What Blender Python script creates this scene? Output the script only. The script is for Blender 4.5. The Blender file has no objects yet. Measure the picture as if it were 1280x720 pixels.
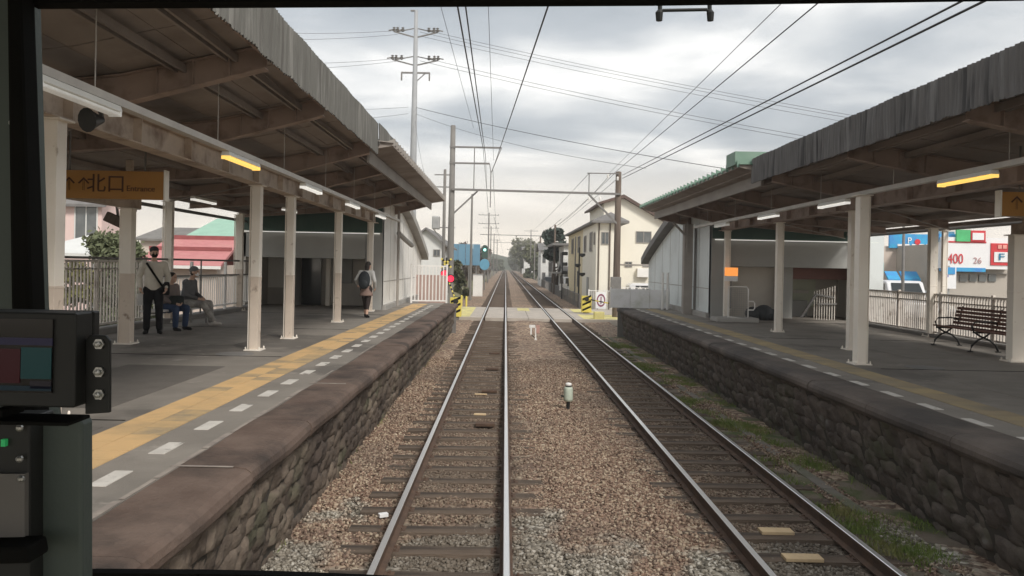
import bpy, bmesh, math, random
import numpy as np
from mathutils import Vector, Matrix, Euler
R=math.radians; PI=math.pi
random.seed(7); RNG=np.random.default_rng(11)
SC=bpy.context.scene; COL=SC.collection

# ---------------------------------------------------------------- camera
H=2.576; TH=.02
cam=bpy.data.cameras.new('camera'); co=bpy.data.objects.new('camera',cam); COL.objects.link(co)
co.matrix_world=Matrix.Translation((0,0,H))@Matrix.Rotation(R(90),4,'X')@Matrix.Rotation(TH,4,'Z')
cam.sensor_width=36; cam.lens=36*1000/1280; cam.shift_x=8/1280; cam.shift_y=-28/1280
cam.clip_start=.05; cam.clip_end=4000
SC.camera=co
# ---------------------------------------------------------------- world
W=bpy.data.worlds.new('World'); SC.world=W; W.use_nodes=True
SUN_EL, SUN_AZ = R(42), R(148)          # azimuth measured from +Y towards +X
def build_world():
    nt=W.node_tree; N=nt.nodes; L=nt.links; N.clear()
    out=N.new('ShaderNodeOutputWorld'); bg=N.new('ShaderNodeBackground'); bg.inputs['Strength'].default_value=.1
    sky=N.new('ShaderNodeTexSky'); sky.sky_type='NISHITA'; sky.sun_disc=False
    sky.sun_elevation=SUN_EL; sky.sun_rotation=SUN_AZ
    tc=N.new('ShaderNodeTexCoord'); sp=N.new('ShaderNodeSeparateXYZ'); L.new(tc.outputs['Generated'],sp.inputs[0])
    def m(op,a,b,clamp=False):
        n=N.new('ShaderNodeMath'); n.operation=op; n.use_clamp=clamp
        for i,v in enumerate((a,b)):
            if v is None: continue
            if isinstance(v,(int,float)): n.inputs[i].default_value=v
            else: L.new(v,n.inputs[i])
        return n.outputs[0]
    z=m('MAXIMUM',sp.outputs[2],0.0); zz=m('ADD',z,.16)
    cx=N.new('ShaderNodeCombineXYZ'); L.new(m('DIVIDE',sp.outputs[0],zz),cx.inputs[0]); L.new(m('DIVIDE',sp.outputs[1],zz),cx.inputs[1])
    mp=N.new('ShaderNodeMapping'); mp.inputs['Scale'].default_value=(1.1,1.5,1); mp.inputs['Location'].default_value=(1.7,.4,0); mp.inputs['Rotation'].default_value=(0,0,R(-14)); L.new(cx.outputs[0],mp.inputs[0])
    n1=N.new('ShaderNodeTexNoise'); n1.inputs['Scale'].default_value=1.15; n1.inputs['Detail'].default_value=7; n1.inputs['Roughness'].default_value=.5; n1.inputs['Distortion'].default_value=.35; L.new(mp.outputs[0],n1.inputs['Vector'])
    n2=N.new('ShaderNodeTexNoise'); n2.inputs['Scale'].default_value=.55; n2.inputs['Detail'].default_value=3; L.new(mp.outputs[0],n2.inputs['Vector'])
    f=m('ADD',m('MULTIPLY',n1.outputs['Fac'],.65),m('MULTIPLY',n2.outputs['Fac'],.35))
    cr=N.new('ShaderNodeValToRGB'); L.new(f,cr.inputs[0]); e=cr.color_ramp.elements
    e[0].position=.40; e[0].color=(.40,.44,.475,1); e[1].position=.62; e[1].color=(1.14,1.12,1.08,1)
    x=e.new(.47); x.color=(.52,.555,.585,1); x=e.new(.54); x.color=(.76,.775,.775,1)
    # towards the horizon the overcast thins to a warm pale band
    hz=N.new('ShaderNodeMapRange'); hz.inputs['From Min'].default_value=.02; hz.inputs['From Max'].default_value=.15; hz.inputs['To Min'].default_value=.9; hz.inputs['To Max'].default_value=0; L.new(z,hz.inputs['Value'])
    mx=N.new('ShaderNodeMixRGB'); L.new(hz.outputs[0],mx.inputs[0]); L.new(cr.outputs[0],mx.inputs[1]); mx.inputs[2].default_value=(1.65,1.47,1.25,1)
    sc=N.new('ShaderNodeVectorMath'); sc.operation='SCALE'; sc.inputs['Scale'].default_value=5.6; L.new(mx.outputs[0],sc.inputs[0])
    m2=N.new('ShaderNodeMixRGB'); m2.inputs[0].default_value=.93; L.new(sky.outputs[0],m2.inputs[1]); L.new(sc.outputs[0],m2.inputs[2])
    L.new(m2.outputs[0],bg.inputs[0]); L.new(bg.outputs[0],out.inputs[0])
build_world()
sl=bpy.data.lights.new('sun','SUN'); sl.energy=1.5; sl.angle=R(14); sl.color=(1,.95,.88)
so=bpy.data.objects.new('sun',sl); COL.objects.link(so)
d=Vector((math.sin(SUN_AZ)*math.cos(SUN_EL),math.cos(SUN_AZ)*math.cos(SUN_EL),math.sin(SUN_EL)))
so.rotation_euler=d.to_track_quat('Z','Y').to_euler(); so.location=(0,0,60)
vs=SC.view_settings; vs.view_transform='Standard'; vs.look='None'; vs.gamma=1; vs.exposure=1.08; vs.use_curve_mapping=False
SC.cycles.max_bounces=8

# ---------------------------------------------------------------- helpers
CT,ST=math.cos(TH),math.sin(TH)
def uv(px,py):
    dx=px-632; dy=py-332
    return dx*CT+dy*ST, dy*CT-dx*ST
def at(px,py,Y):
    u,v=uv(px,py); return Vector((u*Y/1000,Y,H-v*Y/1000))
def atz(px,py,Z):
    u,v=uv(px,py); Y=(H-Z)*1000/v; return Vector((u*Y/1000,Y,Z))
MATS={}
def mat(name,c1,c2=None,scale=4,rough=.8,metal=0,bump=0,bscale=None,stretch=(1,1,1),detail=5,lo=.35,hi=.65,emit=None,estr=0,spec=.3,
        c3=None,s3=1.0,t3=.55,w3=.12,alpha=None,trans=0,coord='Object',c4=None,s4=.3,t4=.6,w4=.1):
    if name in MATS: return MATS[name]
    m=bpy.data.materials.new(name); MATS[name]=m; m.use_nodes=True; nt=m.node_tree; N=nt.nodes; L=nt.links
    b=N['Principled BSDF']; b.inputs['Roughness'].default_value=rough; b.inputs['Metallic'].default_value=metal
    b.inputs['Specular IOR Level'].default_value=spec
    def col(c): return (c[0],c[1],c[2],1)
    tc=N.new('ShaderNodeTexCoord'); mp=N.new('ShaderNodeMapping'); L.new(tc.outputs[coord],mp.inputs[0]); mp.inputs['Scale'].default_value=stretch
    def noise(s,dt=detail,r=.6):
        n=N.new('ShaderNodeTexNoise'); n.inputs['Scale'].default_value=s; n.inputs['Detail'].default_value=dt; n.inputs['Roughness'].default_value=r
        L.new(mp.outputs[0],n.inputs['Vector']); return n.outputs['Fac']
    def ramp(f,a,bb):
        r=N.new('ShaderNodeMapRange'); r.inputs['From Min'].default_value=a; r.inputs['From Max'].default_value=bb; L.new(f,r.inputs['Value']); return r.outputs[0]
    def mix(f,A,B):
        x=N.new('ShaderNodeMixRGB'); L.new(f,x.inputs[0])
        for i,v in ((1,A),(2,B)):
            if isinstance(v,tuple): x.inputs[i].default_value=v
            else: L.new(v,x.inputs[i])
        return x.outputs[0]
    if c2 is None: c2=tuple(x*.82 for x in c1)
    c=mix(ramp(noise(scale),lo,hi),col(c1),col(c2))
    if c3: c=mix(ramp(noise(s3,6),t3-w3,t3+w3),c,col(c3))
    if c4: c=mix(ramp(noise(s4,4),t4-w4,t4+w4),c,col(c4))
    L.new(c,b.inputs['Base Color'])
    if bump:
        n=noise(bscale or scale*4,6); bp=N.new('ShaderNodeBump'); bp.inputs['Strength'].default_value=min(1,bump); bp.inputs['Distance'].default_value=.02*max(1,bump); L.new(n,bp.inputs['Height']); L.new(bp.outputs[0],b.inputs['Normal'])
    if emit: b.inputs['Emission Color'].default_value=col(emit); b.inputs['Emission Strength'].default_value=estr
    if trans: b.inputs['Transmission Weight'].default_value=trans
    if alpha is not None: b.inputs['Alpha'].default_value=alpha
    return m
ORG={}
def tag(o,label=None,cat=None,group=None,kind=None):
    if label: o['label']=label
    if cat: o['category']=cat
    if group: o['group']=group
    if kind: o['kind']=kind
    return o
def empty(name,loc=(0,0,0),rz=0,label=None,cat=None,group=None,kind=None,parent=None):
    o=bpy.data.objects.new(name,None); COL.objects.link(o); o.location=loc; o.rotation_euler=(0,0,rz); o.empty_display_size=.2
    ORG[o]=Vector(loc)
    return tag(o,label,cat,group,kind)
def kids(o): return [c for c in bpy.data.objects if c.parent==o]
def copy_tree(o,parent=None):
    c=o.copy(); COL.objects.link(c)
    if parent: c.parent=parent
    for ch in kids(o): copy_tree(ch,c)
    return c
def dup(o,loc,rz=None,label=None,group=None):
    c=copy_tree(o); c.location=loc
    if rz is not None: c.rotation_euler=(0,0,rz)
    if label: c['label']=label
    if group: c['group']=group
    return c
class MB:
    def __init__(s): s.v=[]; s.f=[]; s.m=[]; s.T=None
    def add(s,vs,fs,mi=0):
        n=len(s.v)
        for p in vs:
            p=Vector(p)
            if s.T is not None: p=s.T@p
            s.v.append(tuple(p))
        for f in fs: s.f.append(tuple(i+n for i in f)); s.m.append(mi)
        return s
    def box(s,x0,x1,y0,y1,z0,z1,mi=0,M=None):
        if x0>x1:x0,x1=x1,x0
        if y0>y1:y0,y1=y1,y0
        if z0>z1:z0,z1=z1,z0
        vs=[(x0,y0,z0),(x1,y0,z0),(x1,y1,z0),(x0,y1,z0),(x0,y0,z1),(x1,y0,z1),(x1,y1,z1),(x0,y1,z1)]
        if M is not None: vs=[M@Vector(p) for p in vs]
        return s.add(vs,[(0,3,2,1),(4,5,6,7),(0,1,5,4),(1,2,6,5),(2,3,7,6),(3,0,4,7)],mi)
    def cbox(s,c,d,mi=0,M=None): return s.box(c[0]-d[0]/2,c[0]+d[0]/2,c[1]-d[1]/2,c[1]+d[1]/2,c[2]-d[2]/2,c[2]+d[2]/2,mi,M)
    def tube(s,pts,r,n=8,mi=0,cap=True,sq=1.0):
        pts=[Vector(p) for p in pts]; rs=r if isinstance(r,(list,tuple)) else [r]*len(pts)
        vs=[];fs=[]
        up=Vector((0,0,1))
        for i,p in enumerate(pts):
            a=pts[max(0,i-1)]; b=pts[min(len(pts)-1,i+1)]; t=(b-a).normalized()
            ref=up if abs(t.dot(up))<.95 else Vector((0,1,0))
            x=t.cross(ref).normalized(); y=x.cross(t)
            for k in range(n):
                an=2*PI*k/n; vs.append(p+(x*math.cos(an)+y*math.sin(an)*sq)*rs[i])
        for i in range(len(pts)-1):
            for k in range(n):
                k2=(k+1)%n; fs.append((i*n+k,i*n+k2,(i+1)*n+k2,(i+1)*n+k))
        if cap: fs.append(tuple(range(n))); fs.append(tuple(range((len(pts)-1)*n,len(pts)*n))[::-1])
        return s.add(vs,fs,mi)
    def bar(s,a,b,w,h,mi=0):           # rectangular bar from a to b, w horizontal width, h height
        a=Vector(a); b=Vector(b); t=(b-a).normalized(); up=Vector((0,0,1)) if abs(t.z)<.97 else Vector((0,1,0))
        x=t.cross(up).normalized()*w/2; y=x.normalized().cross(t)*h/2
        vs=[a-x-y,a+x-y,a+x+y,a-x+y,b-x-y,b+x-y,b+x+y,b-x+y]
        return s.add(vs,[(0,3,2,1),(4,5,6,7),(0,1,5,4),(1,2,6,5),(2,3,7,6),(3,0,4,7)],mi)
    def prism(s,poly,axis,a,b,mi=0):    # poly in the two other axes, extruded along axis
        n=len(poly)
        def P(q,t):
            return (t,q[0],q[1]) if axis=='x' else ((q[0],t,q[1]) if axis=='y' else (q[0],q[1],t))
        vs=[P(q,a) for q in poly]+[P(q,b) for q in poly]
        fs=[tuple(range(n))[::-1],tuple(range(n,2*n))]+[(i,(i+1)%n,n+(i+1)%n,n+i) for i in range(n)]
        return s.add(vs,fs,mi)
    def lathe(s,prof,c=(0,0,0),n=16,mi=0):
        vs=[];fs=[]
        for r,z in prof:
            for k in range(n):
                a=2*PI*k/n; vs.append((c[0]+r*math.cos(a),c[1]+r*math.sin(a),c[2]+z))
        for i in range(len(prof)-1):
            for k in range(n):
                k2=(k+1)%n; fs.append((i*n+k,i*n+k2,(i+1)*n+k2,(i+1)*n+k))
        fs.append(tuple(range(n))[::-1]); fs.append(tuple(range((len(prof)-1)*n,len(prof)*n)))
        return s.add(vs,fs,mi)
    def ball(s,c,r,n=10,mi=0,M=None):
        rx,ry,rz=(r,r,r) if isinstance(r,(int,float)) else r
        vs=[];fs=[]
        for i in range(1,n):
            p=PI*i/n
            for k in range(n*2):
                a=PI*k/n; vs.append((rx*math.sin(p)*math.cos(a),ry*math.sin(p)*math.sin(a),rz*math.cos(p)))
        vs+= [(0,0,rz),(0,0,-rz)]; T=len(vs)-2; B=T+1; q=n*2
        for i in range(n-2):
            for k in range(q):
                k2=(k+1)%q; fs.append((i*q+k,(i+1)*q+k,(i+1)*q+k2,i*q+k2))
        for k in range(q):
            k2=(k+1)%q; fs.append((T,k,k2)); fs.append((B,(n-2)*q+k2,(n-2)*q+k))
        vs=[(M@Vector(p) if M is not None else Vector(p))+Vector(c) for p in vs]
        return s.add(vs,fs,mi)
    def build(s,name,m,parent=None,world=False,bevel=0,smooth=False,label=None):
        o_=Vector((0,0,0))
        if world and parent is not None: o_=ORG[parent]
        me=bpy.data.meshes.new(name); me.from_pydata([tuple(Vector(p)-o_) for p in s.v],[],s.f)
        ms=m if isinstance(m,(list,tuple)) else [m]
        for q in ms: me.materials.append(q)
        if len(ms)>1: me.polygons.foreach_set('material_index',s.m)
        bm=bmesh.new(); bm.from_mesh(me); bmesh.ops.recalc_face_normals(bm,faces=bm.faces); bm.to_mesh(me); bm.free()
        if smooth: me.polygons.foreach_set('use_smooth',[True]*len(me.polygons))
        me.update()
        o=bpy.data.objects.new(name,me); COL.objects.link(o)
        if parent is not None: o.parent=parent; ORG[o]=o_
        else: ORG[o]=Vector((0,0,0))
        if bevel:
            b=o.modifiers.new('bevel','BEVEL'); b.width=bevel; b.segments=2; b.limit_method='ANGLE'; b.angle_limit=R(40)
        if label: o['label']=label
        return o
def text(name,body,loc,size,m,parent,rot=(R(90),0,0),ext=.004,align='CENTER'):
    c=bpy.data.curves.new(name,'FONT'); c.body=body; c.size=size; c.extrude=ext; c.align_x=align; c.align_y='CENTER'; c.materials.append(m)
    t=bpy.data.objects.new(name,c); COL.objects.link(t); bpy.context.view_layer.update()
    me=bpy.data.meshes.new_from_object(t.evaluated_get(bpy.context.evaluated_depsgraph_get())); bpy.data.objects.remove(t); bpy.data.curves.remove(c)
    o=bpy.data.objects.new(name,me); COL.objects.link(o); o.parent=parent
    if not me.materials: me.materials.append(m)
    o.location=Vector(loc)-ORG[parent]; o.rotation_euler=rot; return o
def ngrid(f,nu,nv):
    vs=[f(i/nu,j/nv) for i in range(nu+1) for j in range(nv+1)]
    fs=[(i*(nv+1)+j,(i+1)*(nv+1)+j,(i+1)*(nv+1)+j+1,i*(nv+1)+j+1) for i in range(nu) for j in range(nv)]
    return vs,fs
def hsh(*a):
    x=math.sin(sum(v*k for v,k in zip(a,(12.9898,78.233,37.719))))*43758.5453
    return x-math.floor(x)

# ---------------------------------------------------------------- materials
M=dict(
 asphalt=mat('platform_asphalt',(.20,.18,.157),(.26,.235,.205),1.1,.72,bump=.35,bscale=60,c3=(.14,.127,.112),s3=.45,t3=.56,w3=.05,c4=(.33,.30,.265),s4=2.6,t4=.68,w4=.05),
 road=mat('crossing_paving',(.46,.41,.355),(.36,.32,.28),1.5,.9,bump=.2,bscale=30),
 soil=mat('bare_soil',(.16,.125,.095),(.22,.185,.15),.6,.95,bump=.5,bscale=12,c3=(.09,.10,.05),s3=.15,t3=.55),
 coping=mat('coping_concrete',(.105,.072,.057),(.155,.112,.09),1.8,.85,bump=.6,bscale=25,c3=(.045,.035,.03),s3=1.1,t3=.56,w3=.1),
 copingr=mat('coping_concrete_weathered',(.095,.077,.066),(.145,.12,.104),1.8,.85,bump=.35,bscale=25,c3=(.06,.052,.048),s3=.8,t3=.5,w3=.1),
 stone=mat('wall_stone',(.10,.077,.06),(.23,.185,.145),3.2,.9,bump=.8,bscale=16,c3=(.10,.10,.065),s3=1.6,t3=.60,w3=.08,c4=(.075,.058,.048),s4=.6,t4=.5,w4=.12),
 stoner=mat('wall_stone_dark',(.075,.06,.052),(.15,.125,.106),3.2,.9,bump=.8,bscale=16,c3=(.085,.085,.055),s3=1.3,t3=.60,w3=.08,c4=(.26,.25,.235),s4=1.1,t4=.7,w4=.05),
 mortar=mat('wall_mortar',(.05,.043,.036),(.075,.066,.055),3,.95),
 yellow=mat('tactile_yellow',(.64,.42,.20),(.57,.38,.19),2,.8,c3=(.40,.29,.16),s3=1.2,t3=.6,bump=.2,bscale=40),
 yellowr=mat('tactile_yellow_faded',(.42,.32,.17),(.34,.27,.155),2,.85,c3=(.24,.205,.15),s3=1.2,t3=.55,bump=.2,bscale=40),
 white=mat('road_paint',(.62,.59,.54),(.5,.47,.43),5,.8,c3=(.22,.2,.18),s3=7,t3=.62,w3=.05),
 pale=mat('paint_traces',(.33,.29,.25),(.22,.19,.17),6,.85),
 rust=mat('rail_rust',(.075,.05,.038),(.115,.072,.05),6,.85,bump=.3,bscale=60),
 steel=mat('rail_head_steel',(.92,.90,.88),(.80,.78,.76),3,.3,metal=.75,stretch=(1,.05,1)),
 wood=mat('sleeper_wood',(.10,.074,.055),(.17,.13,.10),3,.92,bump=.9,bscale=18,stretch=(.35,3,3),c3=(.055,.043,.035),s3=2,t3=.56),
 under=mat('canopy_sheet',(.36,.31,.275),(.31,.27,.24),1.2,.75,c3=(.19,.155,.135),s3=.7,t3=.6),
 beam=mat('canopy_steel_brown',(.40,.30,.25),(.34,.26,.215),1.5,.6,c3=(.14,.095,.072),s3=2.5,t3=.62),
 girder=mat('girder_beige',(.56,.46,.37),(.46,.37,.29),1.2,.6,c3=(.20,.13,.09),s3=2,t3=.6),
 cream=mat('pillar_cream',(.82,.77,.69),(.77,.71,.63),2,.55,c3=(.36,.28,.21),s3=5,t3=.7,w3=.05),
 tan=mat('pillar_tan',(.66,.57,.48),(.60,.51,.43),2,.55,c3=(.26,.19,.14),s3=5,t3=.66,w3=.05),
 fascia=mat('fascia_slate',(.145,.142,.13),(.10,.098,.09),5,.9,stretch=(1,1.6,.12),c3=(.20,.195,.18),s3=5,t3=.58,w3=.08,bump=.3,bscale=20,c4=(.10,.095,.088),s4=4,t4=.6,w4=.06),
 fasciar=mat('fascia_slate_dark',(.155,.148,.143),(.105,.10,.098),5,.9,stretch=(1,1.6,.12),c3=(.20,.194,.19),s3=5,t3=.58,w3=.08,bump=.3,bscale=20,c4=(.07,.068,.068),s4=4,t4=.58,w4=.06),
 rim=mat('rim_board',(.36,.33,.30),(.29,.265,.24),2,.8,stretch=(1,.4,1)),
 greenroof=mat('green_roof_sheet',(.16,.26,.20),(.20,.29,.235),2,.6),
 race=mat('lamp_raceway',(.55,.52,.47),(.46,.43,.39),3,.5),
 lampw=mat('lamp_white',(.8,.79,.74),(.76,.75,.7),3,.4),
 tubeoff=mat('tube_white',(.85,.84,.80),None,3,.3,emit=(1,.97,.9),estr=.06),
 tubew=mat('tube_lit',(.85,.84,.80),None,3,.3,emit=(1,.97,.9),estr=.28),
 tubey=mat('tube_yellow',(.8,.55,.15),None,3,.35,emit=(1,.62,.14),estr=.5),
 black=mat('black_rubber',(.008,.008,.008),(.012,.012,.011),5,.8,spec=.05),
 blackm=mat('black_metal',(.018,.019,.019),(.03,.031,.03),5,.45),
 cabgrey=mat('cab_paint_grey',(.085,.105,.096),(.095,.118,.108),3,.5,bump=.1,bscale=200),
 cablight=mat('cab_panel_grey',(.17,.16,.15),None,3,.5),
 bolt=mat('bolt_steel',(.5,.5,.48),None,5,.35,metal=.8),
 wire=mat('wire_dark',(.035,.033,.032),None,5,.6),
 wirel=mat('wire_grey',(.12,.12,.125),None,5,.6),
 pole=mat('wood_pole',(.105,.08,.065),(.15,.118,.095),2,.9,stretch=(6,6,.5)),
 conc=mat('concrete',(.40,.385,.36),(.33,.315,.295),1.2,.9,bump=.15,bscale=20,c3=(.24,.225,.2),s3=.8,t3=.62),
 concd=mat('concrete_dark',(.22,.21,.195),(.17,.16,.15),1.2,.9,bump=.15,bscale=20),
 galv=mat('galvanised',(.42,.42,.41),(.34,.34,.335),3,.5,metal=.4),
 galvd=mat('galvanised_dark',(.16,.155,.15),(.21,.2,.19),3,.6),
 fwhite=mat('fence_white',(.82,.80,.77),(.75,.73,.70),2,.6),
 fbeige=mat('fence_beige',(.70,.65,.59),(.60,.55,.50),2,.6,c3=(.2,.14,.1),s3=4,t3=.66),
 swall=mat('station_wall_white',(.83,.805,.755),(.77,.75,.70),.8,.8,c3=(.66,.63,.58),s3=.6,t3=.64),
 swallb=mat('station_wall_pale_blue',(.72,.76,.755),(.66,.70,.695),.8,.8,c3=(.56,.58,.57),s3=.6,t3=.64),
 sgreen=mat('dark_green_board',(.045,.085,.072),(.06,.10,.085),1.5,.6),
 sgrey=mat('station_beam_grey',(.34,.34,.325),(.30,.30,.285),1,.8),
 sdark=mat('station_interior',(.58,.545,.49),(.50,.47,.43),1,.9),
 sglass=mat('dark_glass',(.03,.035,.037),None,3,.12,spec=.6),
 redroof=mat('red_roof',(.52,.22,.22),(.44,.175,.175),3,.6,stretch=(1,3,3),c3=(.5,.24,.22),s3=1,t3=.6),
 grnroof2=mat('green_roof_pale',(.33,.52,.41),(.28,.46,.36),2,.6),
 pink=mat('pink_wall',(.74,.57,.53),(.70,.53,.49),1,.85),
 beigew=mat('beige_wall',(.62,.53,.46),(.57,.49,.43),.7,.85),
 creamw=mat('cream_wall',(.80,.76,.66),(.77,.73,.635),.8,.85),
 ochre=mat('ochre_wall',(.68,.58,.38),(.64,.545,.36),.8,.85),
 whitew=mat('white_wall',(.70,.70,.68),(.63,.63,.61),.8,.85),
 greyroof=mat('grey_roof',(.20,.19,.185),(.15,.145,.14),2,.7),
 win=mat('window_glass',(.07,.085,.09),(.12,.13,.135),1.5,.12,spec=.7),
 frame=mat('window_frame',(.30,.28,.26),None,3,.5),
 blue=mat('blue_hoarding',(.12,.25,.36),(.15,.29,.40),.6,.6),
 blue2=mat('blue_sign',(.07,.25,.60),(.05,.38,.62),2,.5),
 teal=mat('teal_banner',(.02,.38,.38),None,2,.6),
 red=mat('red_sign',(.62,.05,.06),(.55,.05,.06),2,.5),
 green=mat('green_sign',(.10,.50,.20),None,2,.5),
 swhite=mat('sign_white',(.80,.80,.80),(.75,.75,.76),1,.5),
 signy=mat('sign_amber',(.40,.20,.045),(.33,.165,.045),1.5,.5),
 signd=mat('sign_letters',(.09,.035,.02),None,3,.6),
 sigred=mat('signal_red_lit',(.6,.03,.05),None,3,.3,emit=(1,.03,.07),estr=.9),
 siggreen=mat('signal_green_lit',(.1,.6,.5),None,3,.3,emit=(.4,1,.85),estr=1.3),
 hyel=mat('hazard_yellow',(.75,.62,.12),(.70,.57,.12),3,.6),
 hyel2=mat('yellow_ground_paint',(.68,.60,.22),(.58,.52,.24),2,.8,c3=(.34,.3,.2),s3=1.4,t3=.6),
 skin=mat('skin',(.55,.36,.27),(.50,.32,.24),6,.6),
 hair=mat('dark_hair',(.02,.016,.014),(.035,.028,.024),30,.55,bump=.4,bscale=80),
 cred=mat('bench_wood_red',(.16,.075,.055),(.11,.055,.042),4,.7),
 iron=mat('cast_iron',(.03,.03,.03),None,4,.6),
 bark=mat('bark',(.10,.075,.055),None,4,.9),
 tyre=mat('tyre',(.02,.02,.02),None,4,.9),
)
# ================================================================ SETTING
def sheet(name,x0,x1,y0,y1,z,m,nx=1,ny=1,f=None,kind='structure'):
    mb=MB(); vs,fs=ngrid(lambda a,b:(x0+(x1-x0)*a,y0+(y1-y0)*b,z+(f(x0+(x1-x0)*a,y0+(y1-y0)*b) if f else 0)),nx,ny)
    mb.add(vs,fs); o=mb.build(name,m); tag(o,kind=kind); return o
sheet('ground',-700,700,-60,1500,-.42,M['soil'])
def ballast_material():
    m=bpy.data.materials.new('ballast_stone'); m.use_nodes=True; nt=m.node_tree; N=nt.nodes; L=nt.links; b=N['Principled BSDF']; b.inputs['Roughness'].default_value=.92; b.inputs['Specular IOR Level'].default_value=.2
    g=N.new('ShaderNodeNewGeometry'); sp=N.new('ShaderNodeSeparateXYZ'); L.new(g.outputs['Position'],sp.inputs[0])
    at_=N.new('ShaderNodeAttribute'); at_.attribute_name='rnd'
    vo=N.new('ShaderNodeTexVoronoi'); vo.inputs['Scale'].default_value=17; L.new(g.outputs['Position'],vo.inputs['Vector'])
    sv=N.new('ShaderNodeSeparateColor'); L.new(vo.outputs['Color'],sv.inputs[0])
    # random number: stones carry their own, the bed takes it from its cells
    ad=N.new('ShaderNodeMath'); ad.operation='ADD'; L.new(at_.outputs['Fac'],ad.inputs[0]); L.new(sv.outputs[0],ad.inputs[1])
    fr=N.new('ShaderNodeMath'); fr.operation='FRACT'; L.new(ad.outputs[0],fr.inputs[0])
    def ramp(cols):
        r=N.new('ShaderNodeValToRGB'); L.new(fr.outputs[0],r.inputs[0]); e=r.color_ramp.elements
        e[0].position=cols[0][0]; e[0].color=(*cols[0][1],1); e[1].position=cols[-1][0]; e[1].color=(*cols[-1][1],1)
        for p,c in cols[1:-1]: x=e.new(p); x.color=(*c,1)
        return r.outputs[0]
    warm=ramp([(0,(.085,.056,.042)),(.3,(.20,.13,.096)),(.55,(.30,.205,.15)),(.8,(.375,.29,.21)),(1,(.52,.43,.32))])
    grey=ramp([(0,(.085,.075,.06)),(.3,(.20,.18,.145)),(.6,(.31,.28,.23)),(.85,(.42,.385,.325)),(1,(.56,.53,.47))])
    n=N.new('ShaderNodeTexNoise'); n.inputs['Scale'].default_value=.9; n.inputs['Detail'].default_value=5; L.new(g.outputs['Position'],n.inputs['Vector'])
    n2=N.new('ShaderNodeTexNoise'); n2.inputs['Scale'].default_value=.35; n2.inputs['Detail'].default_value=3; L.new(g.outputs['Position'],n2.inputs['Vector'])
    # fresh grey stone was tipped near the platform's start (Y below about 8.5 m)
    mr=N.new('ShaderNodeMapRange'); mr.inputs['From Min'].default_value=6.8; mr.inputs['From Max'].default_value=10.2; mr.inputs['To Min'].default_value=.46; mr.inputs['To Max'].default_value=-.55; L.new(sp.outputs[1],mr.inputs['Value'])
    s=N.new('ShaderNodeMath'); s.operation='ADD'; s.operation='MULTIPLY_ADD'; L.new(n.outputs['Fac'],s.inputs[0]); s.inputs[1].default_value=2.2; L.new(mr.outputs[0],s.inputs[2])
    m2=N.new('ShaderNodeMapRange'); m2.inputs['From Min'].default_value=1.12; m2.inputs['From Max'].default_value=1.3; L.new(s.outputs[0],m2.inputs['Value'])
    mx=N.new('ShaderNodeMixRGB'); L.new(m2.outputs[0],mx.inputs[0]); L.new(warm,mx.inputs[1]); L.new(grey,mx.inputs[2])
    # oil and brake dust soaked into the four-foot
    d2=N.new('ShaderNodeMapRange'); d2.inputs['From Min'].default_value=.45; d2.inputs['From Max'].default_value=.7; d2.inputs['To Max'].default_value=.55; L.new(n2.outputs['Fac'],d2.inputs['Value'])
    mx2=N.new('ShaderNodeMixRGB'); L.new(d2.outputs[0],mx2.inputs[0]); L.new(mx.outputs[0],mx2.inputs[1]); mx2.inputs[2].default_value=(.15,.12,.10,1)
    # brake dust ground in between the rails of both tracks
    prev=mx2.outputs[0]
    for cx in (-.507,2.886):
        a=N.new('ShaderNodeMath'); a.operation='SUBTRACT'; L.new(sp.outputs[0],a.inputs[0]); a.inputs[1].default_value=cx
        ab=N.new('ShaderNodeMath'); ab.operation='ABSOLUTE'; L.new(a.outputs[0],ab.inputs[0])
        r_=N.new('ShaderNodeMapRange'); r_.inputs['From Min'].default_value=.55; r_.inputs['From Max'].default_value=.95; r_.inputs['To Min'].default_value=.62; r_.inputs['To Max'].default_value=0; L.new(ab.outputs[0],r_.inputs['Value'])
        q_=N.new('ShaderNodeMath'); q_.operation='MULTIPLY'; L.new(r_.outputs[0],q_.inputs[0]); L.new(n.outputs['Fac'],q_.inputs[1])
        q2=N.new('ShaderNodeMath'); q2.operation='MULTIPLY'; q2.use_clamp=True; L.new(q_.outputs[0],q2.inputs[0]); q2.inputs[1].default_value=1.9
        x_=N.new('ShaderNodeMixRGB'); L.new(q2.outputs[0],x_.inputs[0]); L.new(prev,x_.inputs[1]); x_.inputs[2].default_value=(.125,.10,.078,1); prev=x_.outputs[0]
    L.new(prev,b.inputs['Base Color'])
    bp=N.new('ShaderNodeBump'); bp.inputs['Strength'].default_value=.9; bp.inputs['Distance'].default_value=.03; bp.invert=True; L.new(vo.outputs['Distance'],bp.inputs['Height']); L.new(bp.outputs[0],b.inputs['Normal'])
    return m
M['ballast']=ballast_material()
def bh(x,y):
    h=.02*math.sin(x*3.1+y*1.7)+.014*math.sin(x*7.3-y*4.1)+.012*math.sin(y*9.1+x*2.2)
    e=0
    if x<-1.6: e=.04
    if -.0<x<2.2: e=.02+.03*math.sin((x-.2)/2*PI)
    if x>3.9: e=.03
    if min(abs(x+.507),abs(x-2.886))<1.12: e-=.012
    return h*.6+e
BZ=-.178
mb=MB(); vs,fs=ngrid(lambda a,b:(-3.0+8.2*a,2+37.6*b*1.0,BZ+bh(-3.0+8.2*a,2+37.6*b)),82,376); mb.add(vs,fs); o=mb.build('ballast_bed',M['ballast'],smooth=True); tag(o,kind='structure')
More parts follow.
